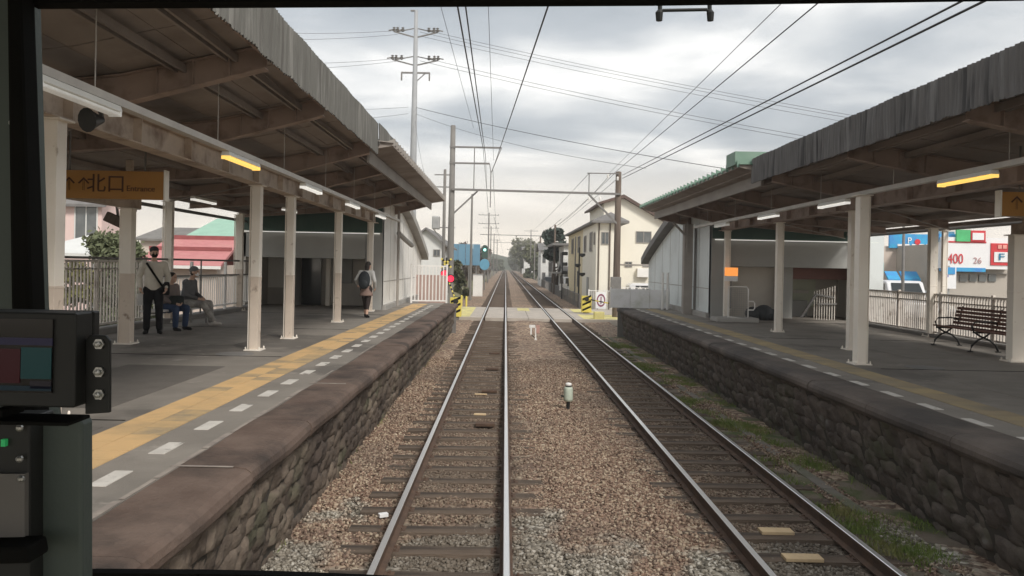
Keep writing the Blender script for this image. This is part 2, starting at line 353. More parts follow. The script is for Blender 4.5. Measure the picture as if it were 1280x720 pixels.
mb=MB(); vs,fs=ngrid(lambda a,b:(-3.2+9*a,49.6+420*b**1.6,BZ-.01+bh(-3.2+9*a,49.6+420*b)*.8),30,200); mb.add(vs,fs); o=mb.build('ballast_bed',M['ballast'],smooth=True); tag(o,kind='structure')

def scatter(name,X,Y,Z,S,m,kind='stuff',flat=.7,nvar=8,base='ico'):
    """one mesh of many little deformed lumps"""
    bm=bmesh.new(); bmesh.ops.create_icosphere(bm,subdivisions=1,radius=1); bv=np.array([v.co[:] for v in bm.verts]); bf=np.array([[v.index for v in f.verts] for f in bm.faces]); bm.free()
    n=len(X); nv=len(bv); var=RNG.integers(0,nvar,n)
    shapes=np.stack([bv*(1+RNG.normal(0,.20,(nv,1)))*np.array([1,RNG.uniform(.6,1),RNG.uniform(.5,.85)*flat/.7]) for _ in range(nvar)])
    an=RNG.uniform(0,2*PI,n); ti=RNG.uniform(-.5,.5,n); c,s=np.cos(an),np.sin(an); ct,st=np.cos(ti),np.sin(ti)
    P=shapes[var]*S[:,None,None]
    x,y,z=P[...,0],P[...,1],P[...,2]
    x2=x*ct[:,None]+z*st[:,None]; z2=-x*st[:,None]+z*ct[:,None]
    xr=x2*c[:,None]-y*s[:,None]; yr=x2*s[:,None]+y*c[:,None]
    V=np.stack([xr+X[:,None],yr+Y[:,None],z2+Z[:,None]],-1).reshape(-1,3).astype(np.float32)
    F=(bf[None]+np.arange(n)[:,None,None]*nv).reshape(-1,3).astype(np.int32)
    me=bpy.data.meshes.new(name); me.vertices.add(len(V)); me.vertices.foreach_set('co',V.ravel()); me.loops.add(F.size); me.loops.foreach_set('vertex_index',F.ravel()); me.polygons.add(len(F)); me.polygons.foreach_set('loop_start',np.arange(len(F),dtype=np.int32)*3); me.update(calc_edges=True); me.validate()
    a=me.attributes.new('rnd','FLOAT','POINT'); a.data.foreach_set('value',np.repeat(RNG.uniform(0,1,n),nv).astype(np.float32))
    me.materials.append(m); o=bpy.data.objects.new(name,me); COL.objects.link(o); tag(o,kind=kind); return o
RAILS=(-1.073,.059,2.32,3.452); TC=(-.507,2.886)
def stones():
    n=95000; Y=5.2+18*RNG.uniform(0,1,n)**1.35; X=RNG.uniform(-2.75,4.3,n)
    ok=np.ones(n,bool)
    for r in RAILS: ok&=np.abs(X-r)>.075
    ph=((Y-.2)/.62)%1; onsl=(ph<.40)
    for c in TC: ok&=~(onsl&(np.abs(X-c)<1.02)&(RNG.uniform(0,1,n)<.80))
    X,Y=X[ok],Y[ok]; S=RNG.uniform(.010,.026,len(X))*(1+.2*(Y<9))*(1+.25*(Y>14))
    Z=np.array([BZ+bh(x,y) for x,y in zip(X,Y)])+S*.25
    o=scatter('ballast_stones',X,Y,Z,S,M['ballast'])
stones()

# ---- tracks
def track(cx,label,seed):
    t=empty('railway_track',(cx,0,0),label=label,cat='railway track',group='the two railway tracks')
    for s in (-1,1):
        x=s*.566; prof=[(-.06,-.153),(.06,-.153),(.06,-.142),(.012,-.122),(.01,-.045),(.030,-.036),(.030,-.006),(.024,0),(-.024,0),(-.030,-.006),(-.030,-.036),(-.01,-.045),(-.012,-.122),(-.06,-.142)]
        mb=MB(); n=len(prof); ys=[1.5,20,39.5,60,100,470]
        vs=[(x+p[0],y,p[1]) for y in ys for p in prof]; fs=[(i*n+k,i*n+(k+1)%n,(i+1)*n+(k+1)%n,(i+1)*n+k) for i in range(len(ys)-1) for k in range(n)]
        mb.add(vs,fs); mb.m=[1 if (q%n) in (6,7,8) else 0 for q in range(len(fs))]
        # joint bars (fishplates) with bolts
        for yj in (19.9,44.0,70):
            for sd in (-1,1):
                mb.box(x+sd*.012,x+sd*.034,yj-.25,yj+.25,-.115,-.05)
        mb.build('rail',[M['rust'],M['steel']],t)
    rnd=random.Random(seed)
    protos=[]
    def sl(mb,y0,jx,j,dz):
        b=Matrix.Translation((jx,y0,-.153-.07+dz))@Matrix.Rotation(j,4,'Z')
        mb.box(-1.02,1.02,-.105,.105,-.07,.068,0,b)
        for s in (-1,1):
            mb.box(s*.566-.13,s*.566+.13,-.075,.075,.068,.0725,1,b)
            for q in (-.085,.085): 
                for r in (-.045,.045): mb.box(s*.566+q-.012,s*.566+q+.012,r-.012,r+.012,.072,.092,1,b)
    N_=0; k=0
    for v in range(5):
        mb=MB(); sl(mb,0,rnd.uniform(-.03,.03),rnd.uniform(-.02,.02),rnd.uniform(-.005,.003))
        o=mb.build('sleeper',[M['wood'],M['rust']],t,bevel=.012); protos.append(o)
    y=3.3; i=0; far=MB()
    while y<470:
        if 39.3<y<49.8: y+=.62; continue
        if i<100:
            if i<5: o=protos[i]
            else: o=protos[rnd.randrange(5)].copy(); COL.objects.link(o)
            o.parent=t; o.location=(0,y+rnd.uniform(-.02,.02),0); i+=1
        else:
            far.box(-1.02,1.02,y-.1,y+.1,-.26,-.155)
            i+=1
        y+=.62 if y<200 else 1.3
    o=far.build('sleeper',M['wood'],t); o['kind']='stuff'
    return t
tl=track(TC[0],'left railway track ahead of the train between left platform and middle ballast',3)
tr=track(TC[1],'right railway track beside the grassy foot of the right platform wall',5)

# ---- level crossing slab
mb=MB()
xs=[-30,RAILS[0]-.06,RAILS[0]+.10,RAILS[1]-.10,RAILS[1]+.06,RAILS[2]-.06,RAILS[2]+.10,RAILS[3]-.10,RAILS[3]+.06,34]
for a,b in ((0,1),(2,3),(4,5),(6,7),(8,9)):
    x0,x1=xs[a],xs[b]
    n=max(1,round((x1-x0)/1.3)) if abs(x1-x0)<6 else 1
    for k in range(n):
        mb.box(x0+(x1-x0)*k/n+.008,x0+(x1-x0)*(k+1)/n-.008,39.6,49.5,-.3,-.012)
o=mb.build('level_crossing_road',M['road'],bevel=.01); tag(o,kind='structure')
mb=MB(); mb.box(-3.6,-1.75,40.0,49.0,-.01,-.006); mb.box(3.95,6.4,39.9,43.6,-.01,-.006); mb.box(.75,1.45,46,49,-.01,-.006); mb.box(3.95,5.2,45.5,49,-.01,-.006)
o=mb.build('crossing_markings',M['hyel2']); tag(o,kind='structure')
# streets and yards
sheet('street_left',-30,-3.6,33.6,39.6,-.30,M['asphalt'])
sheet('car_park',11.9,60,2,60,.28,M['asphalt'])
sheet('street_right',5.8,34,49.5,51,-.28,M['asphalt'])

# ---- platforms
def stone_wall(x_top,x_bot,z0,z1,y0,y1,face,seed):
    """rubble stones as domed lumps; face=+1: looks towards +X"""
    rnd=random.Random(seed); mb=MB(); y=y0; n=6
    rowh=.205; rows=int((z1-z0)/rowh)+1
    for r in range(rows):
        y=y0+rnd.uniform(0,.3)
        while y<y1:
            w=rnd.uniform(.15,.40); cz=z0+rowh*(r+.5)+rnd.uniform(-.05,.05); h=rowh*rnd.uniform(.9,1.4)
            rot=rnd.uniform(.25,.75)*(1 if r%2 else 1); dome=rnd.uniform(.015,.065); tx=rnd.uniform(-.25,.25); tz=rnd.uniform(-.25,.25)
            near=y<16; q=6 if near else 4
            vs=[];ok=[]
            for i in range(q+1):
                for j in range(q+1):
                    u=-1+2*i/q; v=-1+2*j/q
                    m_=max(abs(u),abs(v)); l=math.hypot(u,v) or 1; k=(m_/l if l else 1)+.12*math.sin(y*31+r*7+math.atan2(v,u)*3)
                    uu=u*(.70+.30*k); vv=v*(.70+.30*k)
                    a=uu*w*.56; b=vv*h*.52
                    a2=a+b*rot*.8; b2=b-a*rot*.22
                    e=max(0,1-m_**2.6)
                    dd=dome*(e**.34)+tx*a*e*.5+tz*b*e*.5+.018*math.sin(a*31+y*17+b*23)*e+.010*math.sin(a*57+y*7-b*61)*e
                    z=min(z1+.01,cz+b2); f=(z-z0)/(z1-z0)
                    X=x_bot+(x_top-x_bot)*f
                    vs.append((X+face*(dd-.012),y+a2,z))
            fs=[(i*(q+1)+j,(i+1)*(q+1)+j,(i+1)*(q+1)+j+1,i*(q+1)+j+1) for i in range(q) for j in range(q)]
            mb.add(vs,fs); y+=w*.97
    return mb
def platform(side,name_label):
    # side -1: left (edge at -1.84, faces +X); +1: right (edge at 4.34, faces -X)
    s=-side; E=-1.84 if side<0 else 4.34; Zt=1.03; y1=31.6 if side<0 else 31.0; y0=0.5
    back=E+side*6.6
    p=empty('station_platform',(E,y0,0),label=name_label,cat='platform')
    X=lambda d: E+side*d           # d metres back from the edge
    mb=MB(); mb.box(X(.56),back,y0,y1+.4,-.35,Zt); mb.build('platform_surface',M['asphalt'],p,world=True)
    rq=random.Random(31+side)
    for (d0,d1,ya,yb) in ((2.2,3.6,8.2,11.6),(3.1,4.3,14.6,19.0),(1.75,2.45,18.5,22.0),(4.2,5.6,9.0,12.4),(1.8,2.9,5.2,7.3)):
        MB().box(X(d0),X(d1),ya,yb,Zt,Zt+.0035).build('asphalt_patch',mat('asphalt_patch_%s'%('dark' if rq.random()<.5 else 'pale'),(.135,.122,.108) if rq.random()<.5 else (.25,.228,.2),None,3,.8,bump=.3,bscale=70),p,world=True)
    for yj in (7.6,12.9,18.4,23.9): MB().box(X(1.75),X(6.2),yj,yj+.022,Zt,Zt+.0045).build('expansion_joint',M['black'],p,world=True)
    MB().lathe([(.30,0),(.30,.006),(.27,.008),(.01,.008)],(X(2.6),13.2,Zt),20).build('drain_cover',M['galvd'],p,world=True)
    # coping: rounded nose blocks
    prof=[(.555,Zt+.002),(.12,Zt+.002),(.055,Zt-.008),(.015,Zt-.035),(0,Zt-.08),(.008,Zt-.13),(.04,Zt-.165),(.10,Zt-.175),(.50,Zt-.18),(.555,Zt-.18)]
    mb=MB(); y=y0; k=0; rnd=random.Random(5+side)
    while y<y1:
        L_=min(1.82,y1-y); dz=rnd.uniform(-.004,.004); dx=rnd.uniform(-.008,.008)
        pr=[(X(a+dx),b+dz) for a,b in prof]
        nseg=6; n=len(pr); yy=[y+.006+(L_-.012)*i/nseg for i in range(nseg+1)]
        vs=[(q[0]+side*.01*math.sin(t*3.1+q[1]*9),t,q[1]) for t in yy for q in pr]
        fs=[(i*n+j,i*n+(j+1)%n,(i+1)*n+(j+1)%n,(i+1)*n+j) for i in range(nseg) for j in range(n)]+[tuple(range(n)),tuple(range(nseg*n,nseg*n+n))]
        mb.add(vs,fs); y+=L_
    mb.build('coping',M['coping'] if side<0 else M['copingr'],p,world=True,smooth=False)
    xt,xb=(.11,.30) if side<0 else (.13,.36)
    w=stone_wall(X(xt),X(xb),-.24,Zt-.17,4.5,y1,s,41+side)
    mm=MB(); mm.prism([(X(xt+.01),Zt-.17),(X(xb+.01),-.35),(X(.8),-.35),(X(.8),Zt-.17)],'y',y0,y1-.02)
    wo=w.build('retaining_wall',M['stone'] if side<0 else M['stoner'],p,world=True,smooth=True)
    mo=mm.build('mortar',M['mortar'],wo); 
    mo.data.transform(Matrix.Translation(-ORG[p]))
    # end wall face
    mb=MB(); mb.box(X(.1),X(3.0),y1+.4,y1+.46,-.35,Zt-.01); mb.build('end_wall',M['concd'],p,world=True)
    # tactile strip
    a,b=(1.14,1.70) if side<0 else (.98,1.40)
    mb=MB(); y=1.0
    rt=random.Random(9)
    while y<y1-.6:
        nc=2 if side<0 else 1
        for q in range(nc):
            xa=a+(b-a)*q/nc; xb2=a+(b-a)*(q+1)/nc
            mb.box(X(xa+.003),X(xb2-.003),y+.003,y+.297,Zt,Zt+.006+rt.uniform(0,.002),1 if rt.random()<.22 else 0)
        y+=.3
    o=mb.build('tactile_strip',[M['yellow'],mat('tactile_yellow_worn',(.50,.35,.18),(.43,.31,.17),3,.85,c3=(.3,.24,.16),s3=4,t3=.55)] if side<0 else [M['yellowr'],mat('tactile_yellow_grey',(.33,.26,.16),(.27,.22,.15),3,.85)],p,world=True)
    # white dashes
    a,b=(.83,.96) if side<0 else (.58,.69)
    ph=5.6; i=-5
    while ph+.93*i<y1-1:
        y=ph+.93*i
        if y>1:
            mb=MB(); mb.box(X(a),X(b),y-.2,y+.2,Zt,Zt+.005)
            mb.build('white_dash',M['white'],p,world=True)
        i+=1
    # worn remains of an older solid line beside the coping, broken by wear
    if side<0:
        rnd=random.Random(2); y=4.2
        mb=MB()
        while y<9.6:
            L_=rnd.uniform(.25,.6); wd=rnd.uniform(.02,.045); x=X(.575); mb=MB()
            mb.box(x-wd,x+wd*.3,y,y+L_,Zt+.003,Zt+.006); mb.build('worn_line',M['pale'],p,world=True); y+=L_+rnd.uniform(0,.06)
        for (q,l) in ((10.2,1.2),(13.4,1.6)): MB().box(X(.60),X(.575),q,q+l,Zt+.003,Zt+.006).build('worn_line',M['pale'],p,world=True)
        for q in (5.95,10.15): MB().box(X(.62),X(.16),q,q+.025,Zt+.004,Zt+.009).build('worn_line',M['pale'],p,world=True)
    return p
platform(-1,'left station platform with orange tactile strip and rough stone wall beside the left track')
platform(1,'right station platform with faded tactile strip and dark mossy stone wall')
# ================================================================ CANOPIES
def corrugated(mb,X,y0,y1,z0,z1,amp,pitch,face,rnd,ragged=.05,per=8):
    """upright corrugated sheet in the plane X, thickness 8 mm, ragged lower edge"""
    n=int((y1-y0)/pitch*per); vs=[];rib=None
    zb=[];cur=0
    for i in range(n+1):
        if i%per==0: cur=cur*.5+rnd.uniform(-ragged,ragged)*.7
        zb.append(z0+cur+.012*rnd.uniform(-1,1))
    wav=[amp*math.sin(2*PI*i/per) for i in range(n+1)]
    nz=4
    for off in (0,-.01*face):
        for i in range(n+1):
            y=y0+(y1-y0)*i/n
            for j in range(nz+1):
                t=j/nz; zt=z1+.004*math.sin(i*.035)+.004*math.sin(i*.31)
                vs.append((X+off+wav[i]+.006*math.sin(i*.05+j),y,zb[i]+(zt-zb[i])*t))
    q=nz+1; m=(n+1)*q; fs=[]
    for i in range(n):
        for j in range(nz):
            a=i*q+j; fs.append((a,a+q,a+q+1,a+1)); fs.append((m+a,m+a+1,m+a+q+1,m+a+q))
        fs.append((i*q,m+i*q,m+(i+1)*q,(i+1)*q)); fs.append((i*q+nz,(i+1)*q+nz,m+(i+1)*q+nz,m+i*q+nz))
    mb.add(vs,fs)
def canopy(side):
    L_=side<0
    mx=(lambda x:x) if L_ else (lambda x:2.56-x)     # mirrored plan: left coordinates to right ones
    f=1 if L_ else -1
    dz=0 if L_ else -.13
    fx=-2.6 if L_ else -2.56      # fascia plane (left coordinates)
    zf0,zf1=(H+2.18,H+2.78) if L_ else (H+1.83,H+2.34)
    c=empty('platform_canopy',(mx(-4.3),0,1.03),label='weathered canopy of the left platform with pale grey ribbed fascia' if L_ else 'canopy of the right platform with dark grey ribbed fascia and green seamed far end',cat='canopy')
    rnd=random.Random(17+side)
    Zr=(H+2.42,H+2.04,H+1.55) if L_ else (H+2.06,H+1.80,H+1.28)
    xs=(fx,-4.3,-8.75 if L_ else -8.3)
    Y0,Y1,Y2=-1.5,15.9 if L_ else 16.7,29.4 if L_ else 28.8
    def zr(x):
        if x>xs[1]: t=(x-xs[1])/(xs[0]-xs[1]); return Zr[1]+(Zr[0]-Zr[1])*t
        t=(x-xs[2])/(xs[1]-xs[2]); return Zr[2]+(Zr[1]-Zr[2])*t
    # roof sheets, each bay slightly different in height so that the laps read
    mb=MB()
    def slab(xa,xb,ya,yb,t=.05,o=0):
        za,zb=zr(xa)+o,zr(xb)+o
        xa,xb=mx(xa),mx(xb)
        mb.add([(xa,ya,za),(xb,ya,zb),(xb,yb,zb),(xa,yb,za),(xa,ya,za+t),(xb,ya,zb+t),(xb,yb,zb+t),(xa,yb,za+t)],[(0,3,2,1),(4,5,6,7),(0,1,5,4),(1,2,6,5),(2,3,7,6),(3,0,4,7)])
    y=Y0;k=0
    while y<Y2-.1:
        yb=min(Y2,y+.93)
        for a,b in ((fx-.02,-3.45),(-3.46,-4.3),(-4.31,-5.7),(-5.71,-7.1),(-7.11,xs[2])):
            slab(a,b,y,yb-.012,.045,(k%2)*.006+rnd.uniform(0,.003))
        y=yb;k+=1
    mb.build('roof_sheet',M['under'],c,world=True)
    # weathered top surface so that the roof is a solid from above
    mb=MB(); slab(fx-.02,-4.3,Y0,Y2,.02,.075); slab(-4.3,xs[2],Y0,Y2,.02,.075); mb.build('roof_top',M['fascia'],c,world=True)
    # fascia
    mb=MB(); corrugated(mb,mx(fx),Y0,Y1+.1,zf0,zf1,.012,.085,f,rnd,.014 if L_ else .010); mb.build('fascia',M['fascia'] if L_ else M['fasciar'],c,world=True,smooth=False)
    mb=MB(); mb.box(mx(fx-.05),mx(fx-.11),Y0,Y1,zf0+.06,zf0+.20); mb.box(mx(fx-.03),mx(fx-.3),Y0,Y1,zf1-.1,zf1-.04); mb.build('fascia_rail',M['beam'],c,world=True)
    # second, newer section: soffit from rim board out to a seamed green edge
    xo=-2.3; xr=-2.76; zo=(H+2.34,H+2.16)[0 if L_ else 1]
    zr0,zr1=(H+2.0,H+2.24) if L_ else (H+1.78,H+2.02)
    mb=MB(); 
    zi=zo+(.17 if L_ else .06); P=[(xo,zo),(xo,zo+.05),(fx-.9,zi),(fx-.9,zi-.05),(xr,zr1+.02)]
    mb.prism([(mx(a),b) for a,b in P],'y',Y1+.05,Y2+.25); mb.build('soffit',M['under'],c,world=True)
    mb=MB(); mb.box(mx(xr),mx(xr-.05),Y1+.05,Y2,zr0,zr1+.01)
    mb.build('rim_board',M['rim'],c,world=True)
    mb=MB(); y=Y1+.06
    while y<Y2+.2:
        w=.035; xa,xb=mx(xo+.05),mx(xo-.14); mb.add([(xa,y,zo+.0),(xa,y+w,zo+.0),(xa,y+w,zo+.15),(xa,y,zo+.15),(xb,y,zo-.0),(xb,y+w,zo-.0),(xb,y+w,zo+.08),(xb,y,zo+.08)],[(0,1,2,3),(7,6,5,4),(0,4,5,1),(1,5,6,2),(2,6,7,3),(3,7,4,0)]); y+=.42
    xa,xb=mx(xo+.015),mx(fx-.92)
    mb.add([(xa,Y1,zo+.052),(xb,Y1,zi+.005),(xb,Y2+.27,zi+.005),(xa,Y2+.27,zo+.052),(xa,Y1,zo+.07),(xb,Y1,zi+.02),(xb,Y2+.27,zi+.02),(xa,Y2+.27,zo+.07)],[(0,3,2,1),(4,5,6,7),(0,1,5,4),(1,2,6,5),(2,3,7,6),(3,0,4,7)])
    mb.build('seamed_roof_edge',M['rim'] if L_ else M['greenroof'],c,world=True)
    if L_:
        mb=MB(); corrugated(mb,mx(fx+.04),Y1,Y2-6,H+2.36,zf1,.013,.085,f,rnd,.02); mb.build('upper_fascia',M['fascia'],c,world=True)
    if not L_: MB().box(4.78,5.5,Y1+.12,Y1+.8,H+2.22,H+2.50).build('green_end_box',M['greenroof'],c,world=True)
    # girders along the platform
    gz=H+1.30+dz*.5
    mb=MB(); x=mx(-4.3)
    for a,b in ((gz,gz+.015),(gz+.31,gz+.325)): mb.box(x-.12,x+.12,Y0,Y2-.3,a,b)
    mb.box(x-.012,x+.012,Y0,Y2-.3,gz+.01,gz+.315)
    for yy in np.arange(-1,Y2-.5,1.45): mb.box(x-.11,x+.11,yy,yy+.012,gz+.012,gz+.312)
    mb.build('main_girder',M['girder'] if L_ else M['beam'],c,world=True)
    gm=H+.90+dz*1.2
    mb=MB(); x=mx(-6.8); mb.box(x-.09,x+.09,Y0,14.7,gm,gm+.20); 
    for yy in (2,6,10,14.4): mb.box(x-.05,x+.05,yy-.05,yy+.05,gm+.2,zr(-6.8))
    mb.build('rear_girder',M['girder'],c,world=True)
    mb=MB(); x=mx(-8.55); mb.tube([(x,Y0,H+1.28+dz),(x,Y2-3,H+1.28+dz)],.045); 
    mb.build('edge_pipe',M['galvd'],c,world=True)
    # purlins (angle pairs)
    mb=MB()
    for px_ in (-3.15,-3.72,-5.4,-6.3,-7.5,-8.4):
        for o in (0,.10):
            z=zr(px_)-.07; mb.box(mx(px_+o),mx(px_+o+.035),Y0,Y2-.1,z-.03,z+.055)
    mb.build('purlin',M['under'],c,world=True)
    # transverse beams
    for yb in ((-.2,2.9,5.9,8.9,11.7,15.6,18.6,21.7,25.7,29.0) if L_ else (-.2,2.9,5.9,9.2,12.4,15.9,19.4,22.6,25.4,28.4)):
        mb=MB()
        fr=-2.70 if yb<Y1 else -2.84
        for (xa,xb,ha,hb) in ((fr,-4.3,.26,.33),(-4.3,xs[2]+.15,.33,.18)):
            za,zb=zr(xa)-.004,zr(xb)-.004
            mb.prism([(mx(xa),za),(mx(xb),zb),(mx(xb),zb-hb),(mx(xa),za-ha)],'y',yb-.012,yb+.012)
            for tz in ((za-ha,zb-hb),(za-.012,zb-.012)):
                a=(mx(xa),yb,tz[0]); b=(mx(xb),yb,tz[1]); mb.bar(a,b,.15,.016)
            for t in (.25,.5,.75): 
                xq=xa+(xb-xa)*t; zq=za+(zb-za)*t; hq=ha+(hb-ha)*t; mb.box(mx(xq)-.006,mx(xq)+.006,yb-.07,yb+.07,zq-hq,zq)
        mb.build('cross_beam',M['beam'],c,world=True)
    # diagonal rod bracing seen against the sheets
    mb=MB()
    for yb in (9.2,16.2,22.2): MB().tube([(mx(-4.6),yb,zr(-4.6)-.36),(mx(-8.2),yb+3.2,zr(-8.2)-.22)],.012).build('brace_rod',M['rim'],c,world=True)
    # lamp raceway
    rz=H+1.36+ (0 if L_ else -.04); x=mx(-3.52)
    mb=MB(); mb.box(x-.05,x+.05,Y0,Y2-3,rz,rz+.07); 
    for yy in np.arange(1,Y2-3,2.9): mb.bar((x,yy,rz+.07),(x,yy,zr(-3.5)-.03),.008,.008); 
    mb.build('lamp_raceway',M['race'],c,world=True)
    # pillars
    def pillar(X,Y,w,d,zt,name='pillar',twin=False):
        mb=MB()
        zs=(1.03,2.02); t=.012
        # H-section column: two flanges and a web, boxed base plate
        for (a,b,mi) in ((1.03+.02,2.28,1),(2.28,zt,0)):
            mb.box(X-w/2,X+w/2,Y-d/2,Y+d/2,a,b,mi)
        mb.box(X-w/2-.004,X+w/2+.004,Y-d/2-.004,Y+d/2+.004,2.275,2.30,1)
        mb.box(X-w/2-.07,X+w/2+.07,Y-d/2-.07,Y+d/2+.07,1.032,1.055,0)
        for sx in(-1,1):
            for sy in (-1,1): mb.lathe([(.014,0),(.014,.03),(.006,.045)],(X+sx*(w/2+.045),Y+sy*(d/2+.045),1.055),6,0)
        mb.box(X-w/2-.05,X+w/2+.05,Y-d/2-.05,Y+d/2+.05,zt-.02,zt-.002,0)
        # slender conduit clipped to the column
        mb.tube([(X+f*(-w/2-.03),Y-d/4,1.06),(X+f*(-w/2-.03),Y-d/4,zt-.03)],.016,6)
        return mb.build('pillar',[M['cream'],M['tan'] if L_ else M['cream']],c,world=True,bevel=.006)
    if L_:
        for Y,w in ((7.55,.185),(13.8,.145),(16.0,.14),(20.6,.14),(25.5,.14),(1.6,.2)): pillar(-4.3,Y,w,.17,gz)
        pillar(-6.8,14.4,.19,.19,gm); pillar(-6.8,6.0,.24,.22,gm)
        for Y in (19.4,24.6): pillar(-8.15,Y,.14,.14,zr(-8.15)-.18); pillar(-8.15-.22,Y+.3,.09,.09,zr(-8.3)-.18)
    else:
        for Y in (16.0,20.3,25.1,7.2): pillar(6.93,Y,.135,.16,gz)
        pillar(6.0,13.5,.155,.19,rz-.01)
        pillar(9.2,14.4,.22,.19,gm)
        for Y in (19.8,): pillar(10.55,Y,.16,.16,zr(-7.95)-.18); pillar(10.95,Y+.2,.09,.09,zr(-8.2)-.18)
    # brackets above the pillar heads
    # fluorescent fittings on the raceway (things of their own)
    return dict(rz=rz,x=x,zr=zr,mx=mx)
CL=canopy(-1); CR=canopy(1)

# ---------------------------------------------------------------- lamps
def lamp_fitting(x,y,z,L_,kind,label,group='tube lamps under the platform canopies'):
    t=empty('fluorescent_lamp',(x,y,z),label=label,cat='lamp',group=group)
    mb=MB(); mb.prism([(-.06,.0),(.06,.0),(.045,.055),(-.045,.055)],'y',-L_/2,L_/2); mb.build('lamp_housing',M['lampw'],t,bevel=.004)
    mb=MB(); mb.tube([(-.028,-L_/2+.02,-.022),(-.028,L_/2-.02,-.022)],.018,10); mb.tube([(.028,-L_/2+.02,-.022),(.028,L_/2-.02,-.022)],.018,10)
    for e in (-1,1): mb.box(-.055,.055,e*(L_/2-.02)-.012,e*(L_/2-.02)+.012,-.042,.0)
    mb.build('lamp_tube',{'y':M['tubey'],'w':M['tubew'],'o':M['tubeoff']}[kind],t)
    return t
for (y,k,lb) in ((6.55,'o','unlit white tube lamp nearest the cab on the left canopy lamp rail'),(10.6,'y','yellow glowing tube lamp on the left canopy lamp rail'),
        (14.4,'w','white tube lamp on the left canopy lamp rail, next behind the yellow one'),(18.3,'w','white tube lamp on the left canopy lamp rail above the third pillar'),(22.4,'w','small far white tube lamp on the left canopy lamp rail near the woman')):
    lamp_fitting(CL['x'],y,CL['rz']-.056,1.25,k,lb)
for (y,k,lb) in ((10.6,'y','yellow glowing tube lamp on the right canopy lamp rail'),
        (14.9,'w','white tube lamp beside the head of the nearest slim right pillar'),(18.6,'w','white tube lamp on the right canopy lamp rail above the second pillar row'),(22.6,'o','farthest white tube lamp on the right canopy lamp rail')):
    lamp_fitting(CR['x'],y,CR['rz']-.056,1.25,k,lb)
p=at(255,251,17.5); lamp_fitting(p.x,17.5,p.z,1.25,'w','white tube lamp at the rear of the left platform above the benches')
p=at(225,244,14.6); 
p=at(362,263,22.5); lamp_fitting(p.x,22.5,p.z,1.25,'w','white tube lamp at the rear of the left canopy before the dark green board')
p=at(1120,272,15.0)
# ---------------------------------------------------------------- hanging signs
def hang_sign(x0,x1,y,z0,z1,label,txts,parent_z):
    t=empty('hanging_sign',((x0+x1)/2,y,z0),label=label,cat='sign')
    mb=MB(); mb.box(x0,x1,y-.05,y+.05,z0,z1); mb.build('sign_box',M['signy'],t,world=True,bevel=.006)
    e=x1 if x1<0 else x0
    mb=MB(); mb.box(e-.012,e+.012,y-.062,y+.062,z0-.015,z1+.02); mb.build('edge_cap',M['lampw'],t,world=True)
    mb=MB()
    for q in (.18,.82):
        X=x0+(x1-x0)*q; mb.tube([(X,y,z1),(X,y,parent_z)],.014,8)
    mb.build('hanger',M['galvd'],t,world=True)
    for (s,X,Z,sz) in txts: text('lettering',s,(X,y-.054,Z),sz,M['signd'],t)
    return t
z0,z1=at(150,249,11).z,at(150,214,11).z
a=at(60,230,11).x; b=at(208,230,11).x
hang_sign(a,b,11.0,z0,z1,'amber station sign reading 北口 Entrance hanging under the left canopy',[('↑↑',at(98,231,11).x,(z0+z1)/2-.01,.24),('北口',at(135,231,11).x,(z0+z1)/2,.27),('Entrance',at(178,236,11).x,(z0+z1)/2-.05,.11)],H+2)
z0,z1=at(1252,270,11).z,at(1252,240,11).z; a=at(1248,255,11).x
hang_sign(a,a+1.6,11.0,z0,z1,'amber station sign with an arrow hanging under the right canopy',[('↑',a+.22,(z0+z1)/2,.25),('出口',a+.75,(z0+z1)/2,.26)],H+1.8)
# loudspeakers under the left canopy
for (px,py,Y,lb) in ((128,150,7.3,'dark round loudspeaker on the left girder near the cab'),):
    q=at(px,py,Y); t=empty('loudspeaker',q,label=lb,cat='loudspeaker'); mb=MB(); mb.lathe([(.03,0),(.05,.05),(.10,.16),(.11,.17)],n=14); o=mb.build('horn',M['blackm'],t); o.rotation_euler=(R(100),0,R(-20)); mb=MB(); mb.bar((0,0,0),(-.05,0,.2),.03,.03); mb.build('bracket',M['galvd'],t)
q=at(148,277,16.0); t=empty('loudspeaker',q,label='brown horn loudspeaker at the back of the left platform before the pink house',cat='loudspeaker'); mb=MB(); mb.box(-.25,.25,-.12,.12,-.1,.1); o=mb.build('horn',M['pole'],t,bevel=.02); o.rotation_euler=(0,R(25),R(15)); mb=MB(); mb.bar((0,0,.05),(-.1,0,.7),.04,.04); mb.build('bracket',M['galvd'],t)

# ================================================================ TRAIN CAB (the picture is taken through its windscreen)
cab=empty('train_cab',(-.45,.8,1.9),label='dark window pillar, header and sill of the train cab framing the view',cat='train cab')
Yc=.80
mb=MB(); P=[at(-40,-40,Yc),at(28,-40,Yc),at(40,385,Yc),at(60,560,Yc),at(-40,560,Yc)]
mb.prism([(p.x,p.z) for p in P],'y',Yc+.004,Yc+.03); mb.build('window_pillar',M['cabgrey'],cab,world=True)
mb=MB(); P=[at(22,-40,Yc),at(38,-40,Yc),at(53,385,Yc),at(60,560,Yc),at(38,560,Yc),at(28,385,Yc)]
mb.prism([(p.x,p.z) for p in P],'y',Yc-.02,Yc+.008); mb.build('window_gasket',M['black'],cab,world=True,bevel=.004)
mb=MB(); a=at(30,5,Yc); b=at(822,1,Yc); c_=at(1330,-6,Yc); mb.bar((a.x,Yc+.012,a.z+.052),(b.x,Yc+.012,b.z+.052),.02,.1); mb.bar((b.x,Yc+.012,b.z+.052),(c_.x,Yc+.012,c_.z+.052),.02,.1); mb.build('window_header',M['black'],cab,world=True)
mb=MB(); mb.box(-1.9,1.0,-1.2,.77,H+.36,H+.42); mb.build('cab_ceiling',M['cabgrey'],cab,world=True)
